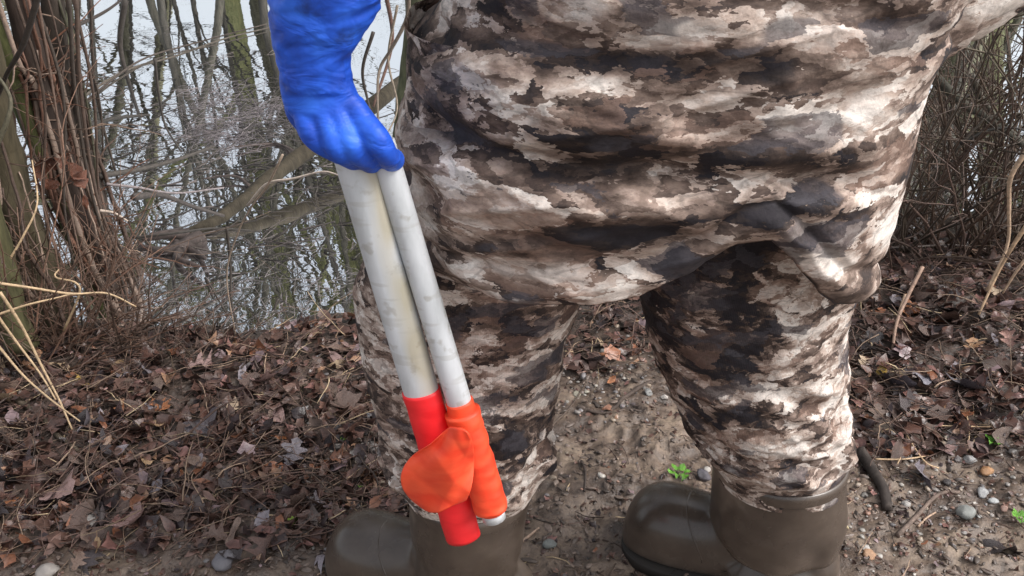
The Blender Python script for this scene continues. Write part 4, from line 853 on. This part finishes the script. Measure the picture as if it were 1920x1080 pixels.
# boots
m, nt, b = newmat('boot_rubber')
tc = N(nt, 'TexCoord'); n1 = N(nt, 'TexNoise', Scale=16.0, Detail=7.0, Roughness=.65); nt.links.new(tc.outputs['Object'], n1.inputs['Vector'])
n2 = N(nt, 'TexNoise', Scale=6.0, Detail=5.0, Roughness=.6); nt.links.new(tc.outputs['Object'], n2.inputs['Vector'])
r = ramp(nt, n1.outputs[0], [(.3, (.052, .038, .030)), (.6, (.085, .064, .050)), (.72, (.12, .094, .075))]); sxyz = N(nt, 'SeparateXYZ'); nt.links.new(tc.outputs['Object'], sxyz.inputs[0])
k = ramp(nt, n2.outputs[0], [(.50, (0, 0, 0)), (.66, (1, 1, 1))]); c = mixc(nt, r.outputs[0], (.24, .185, .145), math_n(nt, 'MULTIPLY', math_n(nt, 'MULTIPLY', k.outputs[0], n1.outputs[0]), 1.25))
zl = N(nt, 'MapRange'); zl.inputs['From Min'].default_value = .0; zl.inputs['From Max'].default_value = .085; zl.inputs['To Min'].default_value = 1; zl.inputs['To Max'].default_value = 0; nt.links.new(sxyz.outputs[2], zl.inputs[0])
c = mixc(nt, c, (.17, .13, .105), math_n(nt, 'MULTIPLY', zl.outputs[0], n1.outputs[0])); nt.links.new(c, b.inputs['Base Color'])
rr = ramp(nt, n2.outputs[0], [(.4, (.24,)*3), (.65, (.55,)*3)]); nt.links.new(rr.outputs[0], b.inputs['Roughness']); bump(nt, b, n1.outputs[0], .12, .003); b.inputs['Specular IOR Level'].default_value = .6
M['boot'] = m
m, nt, b = newmat('boot_sole'); b.inputs['Base Color'].default_value = (.022, .018, .015, 1); b.inputs['Roughness'].default_value = .7; M['sole'] = m
def smooth_remesh(mb, name, voxel, it, origin):
    me = mb.mesh(name, origin=origin); o = bpy.data.objects.new(name, me); col.objects.link(o)
    rm = o.modifiers.new('r', 'REMESH'); rm.mode = 'VOXEL'; rm.voxel_size = voxel; rm.use_smooth_shade = True
    sm = o.modifiers.new('s', 'SMOOTH'); sm.factor = .6; sm.iterations = it
    dg = bpy.context.evaluated_depsgraph_get(); m2 = bpy.data.meshes.new_from_object(o.evaluated_get(dg), depsgraph=dg); m2.name = name
    bpy.data.objects.remove(o); m2.materials.clear()
    a = m2.color_attributes.get('Col') or m2.color_attributes.new('Col', 'FLOAT_COLOR', 'POINT'); a.data.foreach_set('color', np.ones(len(m2.vertices)*4, np.float32))
    return m2
def boot(ankle, toe_dir, rows, rim_z, label, lean=(0, 0)):
    d = np.array([toe_dir[0], toe_dir[1], 0.]); d /= np.linalg.norm(d); s_ = np.array([-d[1], d[0], 0.]); A = np.array([ankle[0], ankle[1], 0.])
    # foot: cross sections along the length. t = distance ahead of the ankle axis
    t = np.array([-.088, -.084, -.070, -.04, 0, .04, .08, .12, .155, .185, .207, .220, .2245]); hw = np.array([.006, .026, .037, .041, .041, .044, .052, .059, .062, .058, .046, .028, .007]); top = np.array([.05, .085, .11, .13, .152, .152, .136, .129, .130, .124, .105, .076, .042]); t = np.where(t > 0, t * 1.08, t); zb = .012
    D = spline(np.stack([t, hw, top], 1), 60); V = []; n = 28; a = np.arange(n) * 2 * math.pi / n
    for tt, h_, tp in D:
        cz = (tp + zb) / 2; hz = max((tp - zb) / 2, .004); ca, sa = np.cos(a), np.sin(a); pw_ = np.where(sa < 0, 3.4, 2.0); k = (np.abs(ca)**pw_ + np.abs(sa)**pw_) ** (-1/pw_)
        V.append(A + d * tt + s_ * (ca * k * h_)[:, None] + np.array([0, 0, 1.]) * (cz + sa * k * hz)[:, None])
    V = np.concatenate(V); i, j = np.meshgrid(np.arange(59), np.arange(n), indexing='ij'); i = i.ravel(); j = j.ravel(); kk = (j+1) % n
    F = np.stack([i*n+j, i*n+kk, (i+1)*n+kk, (i+1)*n+j], 1); V = np.concatenate([V, V[:n].mean(0)[None], V[-n:].mean(0)[None]]); m_ = len(V); jj = np.arange(n)
    F3 = np.concatenate([np.stack([np.full(n, m_-2), (jj+1) % n, jj], 1), np.stack([np.full(n, m_-1), 59*n + jj, 59*n + (jj+1) % n], 1)])
    mb = MB(); mb.add(V, F, F3)
    # shaft
    Vs, Fs, _ = loft(rows, rim_z, lambda p: .05 + 0*p, 48, 40, lambda x, y, z, PH, T: .009 * ridge(fbm(np.cos(PH)*1.1 + ankle[0]*9, np.sin(PH)*1.1, z*17 + .7*np.cos(PH), o=2)) * sstep(.25, .13, z), 2.0)
    nS = 48; t0, b0 = Vs[:nS].mean(0), Vs[-nS:].mean(0); m_ = len(Vs); jj = np.arange(nS); Vs = np.concatenate([Vs, t0[None], b0[None]])
    F3 = np.concatenate([np.stack([np.full(nS, m_), jj, (jj+1) % nS], 1), np.stack([np.full(nS, m_+1), 39*nS + (jj+1) % nS, 39*nS + jj], 1)])
    # open cup at the rim: the flat lid is pushed down by building an inner wall
    mb.add(Vs, Fs, F3)
    up = smooth_remesh(mb, 'boot', .0042, 9, (ankle[0], ankle[1], 0))
    rt = place('boot', up, M['boot'], body); rt.location = Vector((ankle[0], ankle[1], 0)) - root_loc; rt['label'] = label
    # rim band
    cx, cy, ax, ay = rows_interp(rows, np.array([rim_z])); a = np.arange(72) * 2 * math.pi / 72; prof = [(.0025, -.014), (.0035, -.004), (.002, .004), (-.003, .006), (-.0045, .0), (-.005, -.012)]
    Vr = np.concatenate([np.stack([cx[0] + (ax[0] + o_) * np.cos(a), cy[0] + (ay[0] + o_) * np.sin(a), np.full(72, rim_z + z_)], 1) for o_, z_ in prof]); i, j = np.meshgrid(np.arange(5), np.arange(72), indexing='ij'); i = i.ravel(); j = j.ravel(); kk = (j+1) % 72
    mb = MB(); mb.add(Vr, np.stack([i*72+j, i*72+kk, (i+1)*72+kk, (i+1)*72+j], 1)); rb = place('boot_rim', mb.mesh('boot_rim', origin=(ankle[0], ankle[1], 0)), M['boot'], rt)
    # thin welt seam over the toe cap
    for tt, arc in ((.125, 1.15), (.045, 1.0)):
        aa = np.linspace(math.pi * (.5 - arc / 2), math.pi * (.5 + arc / 2), 26); k_ = int(np.argmin(np.abs(D[:, 0] - tt))); pts_ = []
        for q_ in aa:
            t2 = tt + .022 * math.cos((q_ - math.pi / 2) * 1.5); k2 = int(np.argmin(np.abs(D[:, 0] - t2))); _, h_, tp = D[k2]; cz = (tp + zb) / 2; hz = (tp - zb) / 2
            pw = 3.4 if math.sin(q_) < 0 else 2.0; kf = (abs(math.cos(q_))**pw + abs(math.sin(q_))**pw) ** (-1 / pw)
            pts_.append(A + d * t2 + s_ * math.cos(q_) * kf * (h_ - .0012) + np.array([0, 0, cz + math.sin(q_) * kf * (hz - .0012)]))
        mb = MB(); mb.tube(pts_, .0016, 6); place('seam', mb.mesh('seam', origin=(ankle[0], ankle[1], 0)), M['boot'], rt)
    # sole
    Vt = []
    D2 = D[1:-1]; outl = np.concatenate([np.stack([D2[:, 0], D2[:, 1] + .001], 1), np.stack([D2[::-1, 0], -D2[::-1, 1] - .001], 1)]); n2 = len(outl)
    Vt = np.concatenate([A + np.outer(outl[:, 0], d) + np.outer(outl[:, 1] * k_, s_) + np.array([0, 0, z_]) for z_, k_ in ((.0, .95), (.003, 1), (.017, 1.0), (.020, .97))]); i, j = np.meshgrid(np.arange(3), np.arange(n2), indexing='ij'); i = i.ravel(); j = j.ravel(); kk = (j+1) % n2
    c0 = Vt[:n2].mean(0); c1 = Vt[-n2:].mean(0); m_ = len(Vt); Vt = np.concatenate([Vt, c0[None], c1[None]]); jj = np.arange(n2)
    mb = MB(); mb.add(Vt, np.stack([i*n2+j, (i+1)*n2+j, (i+1)*n2+kk, i*n2+kk], 1), np.concatenate([np.stack([np.full(n2, m_), jj, (jj+1) % n2], 1), np.stack([np.full(n2, m_+1), 3*n2 + (jj+1) % n2, 3*n2 + jj], 1)]))
    place('sole', mb.mesh('sole', origin=(ankle[0], ankle[1], 0)), M['sole'], rt)
    return rt
def shaft_rows(spec, ank):
    rws = loft_px(spec); return rws + [(.10, ank[0], ank[1], .058, .052), (.04, ank[0] - .003, ank[1], .055, .048), (.0, ank[0], ank[1], .045, .04)]
aR = (.405, .985); aL = (-.052, .935)
boot(aR, (-.24, .105), shaft_rows([(850, 1338, 1584, .98, .088), (930, 1340, 1580, .98, .088), (1000, 1348, 1560, .98, .08), (1060, 1358, 1540, .98, .068)], aR), .264, 'dark rubber boot at the right, toe pointing left')
boot(aL, (-.24, .085), shaft_rows([(850, 762, 1000, .93, .088), (930, 768, 992, .93, .086), (1000, 775, 975, .93, .078), (1060, 785, 960, .93, .068)], aL), .264, 'dark rubber boot at the left under the taped poles')

# ------------------------------------------------------------------ glove
m, nt, b = newmat('blue_rubber')
tc = N(nt, 'TexCoord'); n1 = N(nt, 'TexNoise', Scale=28.0, Detail=4.0); nt.links.new(tc.outputs['Object'], n1.inputs['Vector']); n2 = N(nt, 'TexNoise', Scale=17.0, Detail=5.0, Roughness=.6); nt.links.new(tc.outputs['Object'], n2.inputs['Vector'])
r = ramp(nt, n1.outputs[0], [(.35, (.012, .060, .42)), (.5, (.018, .105, .66)), (.68, (.035, .17, .85))])
k = ramp(nt, n2.outputs[0], [(.62, (0, 0, 0)), (.72, (1, 1, 1))]); c = mixc(nt, r.outputs[0], (.010, .022, .10), math_n(nt, 'MULTIPLY', k.outputs[0], .75)); nt.links.new(c, b.inputs['Base Color'])
b.inputs['Roughness'].default_value = .5; b.inputs['Specular IOR Level'].default_value = .4
mq = N(nt, 'Mapping'); mq.inputs['Scale'].default_value = (1, 1, 1.9); nt.links.new(tc.outputs['Object'], mq.inputs[0]); n4 = N(nt, 'TexNoise', Scale=26.0, Detail=3.0, Roughness=.5, Distortion=.8); nt.links.new(mq.outputs[0], n4.inputs['Vector'])
bump(nt, b, n4.outputs[0], .6, .008); M['glove'] = m
GY = .755
def gp(px, py, dy=0.0): return np.array(at_y(px, py, GY + dy))
mb = MB()
# gauntlet cuff
def cuff(rowsx):
    P = [np.array(at_y((l + r_) / 2, py, GY)) for py, l, r_ in rowsx]; rad = [(at_y(r_, py, GY).x - at_y(l, py, GY).x) / 2 for py, l, r_ in rowsx]; return P, rad
Pc, rc = cuff([(-70, 503, 724), (0, 508, 715), (50, 510, 690), (95, 518, 662), (130, 526, 655), (165, 532, 660)])
P = spline(Pc, 60); r_ = np.interp(np.linspace(0, 1, 60), np.linspace(0, 1, len(rc)), rc); a = np.arange(48) * 2 * math.pi / 48; Vs = []
for i in range(60):
    fl = r_[i] * (1 + .075 * ridge(fbm(np.cos(a)*1.3, np.sin(a)*1.3 + .3, i*.21 + 1.2*np.cos(a), o=3)) + .06 * vn(np.cos(a)*1.6, np.sin(a)*2, i*.12) - .02); Vs.append(P[i] + np.stack([np.cos(a) * fl, np.sin(a) * fl * .72, .15 * np.cos(a) * fl * 0], 1))
Vs = np.concatenate(Vs); i, j = np.meshgrid(np.arange(59), np.arange(48), indexing='ij'); i = i.ravel(); j = j.ravel(); kk = (j+1) % 48; mm = len(Vs); jj = np.arange(48); Vs = np.concatenate([Vs, P[:1], P[-1:]])
mb.add(Vs, np.stack([i*48+j, (i+1)*48+j, (i+1)*48+kk, i*48+kk], 1), np.concatenate([np.stack([np.full(48, mm), jj, (jj+1) % 48], 1), np.stack([np.full(48, mm+1), 59*48 + (jj+1) % 48, 59*48 + jj], 1)]))
# palm
Pp = spline([gp(590, 120, .0), gp(596, 160, 0), gp(612, 205, .0), gp(638, 245, .004)], 20); rp = np.interp(np.linspace(0, 1, 20), [0, .3, .7, 1], [.028, .032, .0365, .034]); Vs = []
for i in range(20): Vs.append(Pp[i] + np.stack([np.cos(a) * rp[i], np.sin(a) * rp[i] * .52, .12 * np.cos(a) * -rp[i]], 1))
Vs = np.concatenate(Vs); i, j = np.meshgrid(np.arange(19), np.arange(48), indexing='ij'); i = i.ravel(); j = j.ravel(); kk = (j+1) % 48; mm = len(Vs); Vs = np.concatenate([Vs, Pp[:1], Pp[-1:]])
mb.add(Vs, np.stack([i*48+j, (i+1)*48+j, (i+1)*48+kk, i*48+kk], 1), np.concatenate([np.stack([np.full(48, mm), jj, (jj+1) % 48], 1), np.stack([np.full(48, mm+1), 19*48 + (jj+1) % 48, 19*48 + jj], 1)]))
def finger(pts, r0, r1):
    P = spline(pts, 22); rr = np.linspace(r0, r1, 22); t_ = np.linspace(0, 1, 22); rr = rr * (1 + .07 * np.cos((t_ - .36) * 14)); rr[-3:] *= [.93, .78, .5]; mb.tube(P, rr, 14)
finger([gp(570, 200, -.002), gp(578, 236, -.010), gp(604, 270, -.013), gp(640, 288, .006), gp(656, 290, .028)], .0115, .0095)   # index
finger([gp(610, 215, -.008), gp(622, 252, -.017), gp(640, 285, -.017), gp(668, 299, .004), gp(676, 296, .030)], .0122, .010)
finger([gp(636, 215, -.008), gp(650, 252, -.017), gp(672, 287, -.017), gp(694, 303, .000), gp(700, 300, .028)], .0118, .0095)
finger([gp(660, 200, -.002), gp(690, 238, -.014), gp(712, 270, -.019), gp(728, 294, -.012), gp(736, 300, .012), gp(732, 292, .030)], .0122, .0100)
finger([gp(560, 170, .008), gp(562, 205, .022), gp(585, 245, .040), gp(620, 268, .046)], .0135, .0105)                             # thumb behind the poles
gm = smooth_remesh(mb, 'glove', .0019, 2, root_loc)
g = place('glove', gm, M['glove'], body); g['label'] = 'long blue rubber glove gripping the white poles'

# ------------------------------------------------------------------ the two marker poles
m, nt, b = newmat('white_pole')
tc = N(nt, 'TexCoord'); mp = N(nt, 'Mapping'); mp.inputs['Scale'].default_value = (1, 1, .25); nt.links.new(tc.outputs['Object'], mp.inputs[0])
n1 = N(nt, 'TexNoise', Scale=38.0, Detail=5.0, Roughness=.6); nt.links.new(mp.outputs[0], n1.inputs['Vector'])
at = N(nt, 'Attribute', attribute_name='Col'); sp = N(nt, 'SeparateColor'); nt.links.new(at.outputs['Color'], sp.inputs[0])
r = ramp(nt, n1.outputs[0], [(.35, (.48, .50, .515)), (.6, (.64, .66, .685))])
k = ramp(nt, math_n(nt, 'MULTIPLY', sp.outputs[1], math_n(nt, 'ADD', n1.outputs[0], .35)), [(.3, (0, 0, 0)), (.8, (1, 1, 1))]); c = mixc(nt, r.outputs[0], (.36, .31, .20), math_n(nt, 'MULTIPLY', k.outputs[0], .75))
n3 = N(nt, 'TexNoise', Scale=70.0, Detail=3.0); nt.links.new(tc.outputs['Object'], n3.inputs['Vector']); k3 = ramp(nt, n3.outputs[0], [(.60, (0, 0, 0)), (.70, (1, 1, 1))]); c = mixc(nt, c, (.2, .16, .10), math_n(nt, 'MULTIPLY', k3.outputs[0], .35))
mpz = N(nt, 'Mapping'); mpz.inputs['Scale'].default_value = (.15, .15, 1); nt.links.new(tc.outputs['Object'], mpz.inputs[0]); nz_ = N(nt, 'TexNoise', Scale=90.0, Detail=2.0); nt.links.new(mpz.outputs[0], nz_.inputs['Vector']); kz = ramp(nt, nz_.outputs[0], [(.60, (0, 0, 0)), (.66, (1, 1, 1))]); c = mixc(nt, c, (.33, .31, .27), math_n(nt, 'MULTIPLY', kz.outputs[0], .28))
nt.links.new(c, b.inputs['Base Color']); b.inputs['Roughness'].default_value = .4; M['pole'] = m
def tape_mat(name, c0, c1):
    m, nt, b = newmat(name); tc = N(nt, 'TexCoord'); n1 = N(nt, 'TexNoise', Scale=60.0, Detail=3.0); mp = N(nt, 'Mapping'); mp.inputs['Scale'].default_value = (.4, .4, 1.2); nt.links.new(tc.outputs['Object'], mp.inputs[0]); nt.links.new(mp.outputs[0], n1.inputs['Vector'])
    r = ramp(nt, n1.outputs[0], [(.35, c0), (.62, c1)]); nt.links.new(r.outputs[0], b.inputs['Base Color']); b.inputs['Roughness'].default_value = .35; bump(nt, b, n1.outputs[0], .3, .003); b.inputs['Roughness'].default_value = .5
    return m
M['red'] = tape_mat('red_tape', (.75, .012, .018), (.88, .022, .028)); M['orange'] = tape_mat('orange_tape', (.86, .055, .018), (.95, .10, .035))
def pole_tube(p0, p1, r, n, seg, flat, f0, f1, bulge=0.0, wr=0.0, closed=True, stain=None):
    A_, B_ = np.array(p0), np.array(p1); T = (B_ - A_) / np.linalg.norm(B_ - A_); u = np.cross(T, [0, 1, 0]); u /= np.linalg.norm(u); v = np.cross(T, u); a = np.arange(seg) * 2 * math.pi / seg; Vs = []; C = []
    for t_ in np.linspace(f0, f1, n):
        rr = r + bulge + wr * (vn(np.cos(a)*1.5, np.sin(a)*1.5, t_*60) + .35*np.sin(t_*90 + np.cos(a)*3)); Vs.append(A_ + (B_ - A_) * t_ + (np.cos(a) * rr)[:, None] * u + (np.sin(a) * rr * flat)[:, None] * v)
        st = (stain(a, t_) if stain else 0*a); C.append(np.stack([st, st, st], 1))
    Vs = np.concatenate(Vs); C = np.concatenate(C); i, j = np.meshgrid(np.arange(n-1), np.arange(seg), indexing='ij'); i = i.ravel(); j = j.ravel(); kk = (j+1) % seg
    F = np.stack([i*seg+j, i*seg+kk, (i+1)*seg+kk, (i+1)*seg+j], 1); F3 = None
    if closed:
        m_ = len(Vs); Vs = np.concatenate([Vs, Vs[:seg].mean(0)[None], Vs[-seg:].mean(0)[None]]); C = np.concatenate([C, C[:1], C[-1:]]); jj = np.arange(seg)
        F3 = np.concatenate([np.stack([np.full(seg, m_), (jj+1) % seg, jj], 1), np.stack([np.full(seg, m_+1), (n-1)*seg + jj, (n-1)*seg + (jj+1) % seg], 1)])
    return Vs, F, F3, C, u, v
def pole(pa, pb, r, f_tape0, f_tape1, flat, matn, label, stain, fend=1.0):
    rt = empty('marker_pole', pa); tag(rt, label, 'pole')
    V, F, F3, C, u, v = pole_tube(pa, pb, r, 60, 28, flat, 0, fend, stain=stain); mb = MB(); mb.add(V, F, F3, C); place('shaft', mb.mesh('shaft', origin=pa), M['pole'], rt)
    V, F, F3, C, u, v = pole_tube(pa, pb, r, 50, 32, flat, f_tape0, f_tape1, bulge=.0016, wr=.0007); mb = MB(); mb.add(V, F, F3, (1, 1, 1)); place('tape', mb.mesh('tape', origin=pa), M[matn], rt)
    return rt
a0, a1 = at_y(640, 215, .765), at_y(868, 1004, .735)
fl = lambda py: (py - 175) / (1004 - 175)
STA = .75
P1 = pole(a0, a1, .0182, .60, 1.003, .75, 'red', 'wide white pole stained yellow with red tape, left one in the blue glove', lambda a, t_: np.clip(1 - np.abs(((a - STA + math.pi) % (2*math.pi)) - math.pi) / 1.25, 0, 1) ** .7 * 1.25 * (.75 + .5 * vn(t_ * 14, a * .6)), .99)
b0_, b1_ = at_y(714, 266, .767), at_y(927, 972, .725)
P2 = pole(b0_, b1_, .0128, .645, .975, .95, 'orange', 'narrow bright white pole with orange tape, right one in the blue glove', None)
# wider orange sleeve of tape over the narrow pole
V, F, F3, C, u, v = pole_tube(b0_, b1_, .0122, 50, 32, .95, .675, .965, bulge=.0062, wr=.0012); mb = MB(); mb.add(V, F, F3); place('tape', mb.mesh('tape', origin=b0_), M['orange'], P2)
# flapping orange tape end on the wide pole
nu, nv = 60, 50; top = [gp(778, 815, -.045), gp(888, 800, -.05)]; 
U, Vv = np.meshgrid(np.linspace(0, 1, nu), np.linspace(0, 1, nv), indexing='ij')
ctl = {(0, 0): (806, 822), (0, 1): (752, 886), (0, 2): (782, 944), (1, 0): (846, 800), (1, 1): (830, 880), (1, 2): (826, 948), (2, 0): (880, 800), (2, 1): (888, 870), (2, 2): (874, 935)}
def quad3(t_): return np.stack([2*(t_-.5)*(t_-1), -4*t_*(t_-1), 2*t_*(t_-.5)], 0)
bu, bv = quad3(U), quad3(Vv); PX = sum(bu[i] * bv[j] * ctl[(i, j)][0] for i in range(3) for j in range(3)); PYY = sum(bu[i] * bv[j] * ctl[(i, j)][1] for i in range(3) for j in range(3))
FV = np.array([gp(px, py, -.052 - .012 * math.sin(u_ * 3.1) + .006 * math.sin(v_ * 7 + u_ * 5) + .018 * (1 - u_) * v_) for px, py, u_, v_ in zip(PX.ravel(), PYY.ravel(), U.ravel(), Vv.ravel())]); tri_ = lambda q: np.abs((q % 1) * 2 - 1)
cr_ = .007 * tri_(U.ravel() * .9 + Vv.ravel() * .5 + .1) + .003 * tri_(Vv.ravel() * 1.3 - U.ravel() * 1.1) + .0012 * vn(U.ravel()*5, Vv.ravel()*5); FV = FV + np.outer(cr_ * 1.3, [0.1, -1, .1])
back = FV + np.array([0.001, .006, .001]) * (.25 + .75 * np.sin(np.clip(U.ravel(), .0, 1) * math.pi)[:, None] * np.sin(np.clip(Vv.ravel(), 0, 1) * math.pi)[:, None])
i, j = np.meshgrid(np.arange(nu-1), np.arange(nv-1), indexing='ij'); q = (i*nv+j).ravel(); Fa = np.stack([q, q+nv, q+nv+1, q+1], 1); nn = nu*nv; edge = [(k_*nv, (k_+1)*nv) for k_ in range(nu-1)] + [((k_+1)*nv+nv-1, k_*nv+nv-1) for k_ in range(nu-1)] + [(k_+1, k_) for k_ in range(nv-1)] + [((nu-1)*nv+k_, (nu-1)*nv+k_+1) for k_ in range(nv-1)]
Fe = np.array([(b__, a__, a__+nn, b__+nn) for a__, b__ in edge]); mb = MB(); mb.add(np.concatenate([FV, back]), np.concatenate([Fa, Fa[:, ::-1] + nn, Fe])); fo = place('tape_flag', mb.mesh('tape_flag', origin=a0), M['orange'], P1); fo['label'] = 'loose orange tape flap over the red tape'
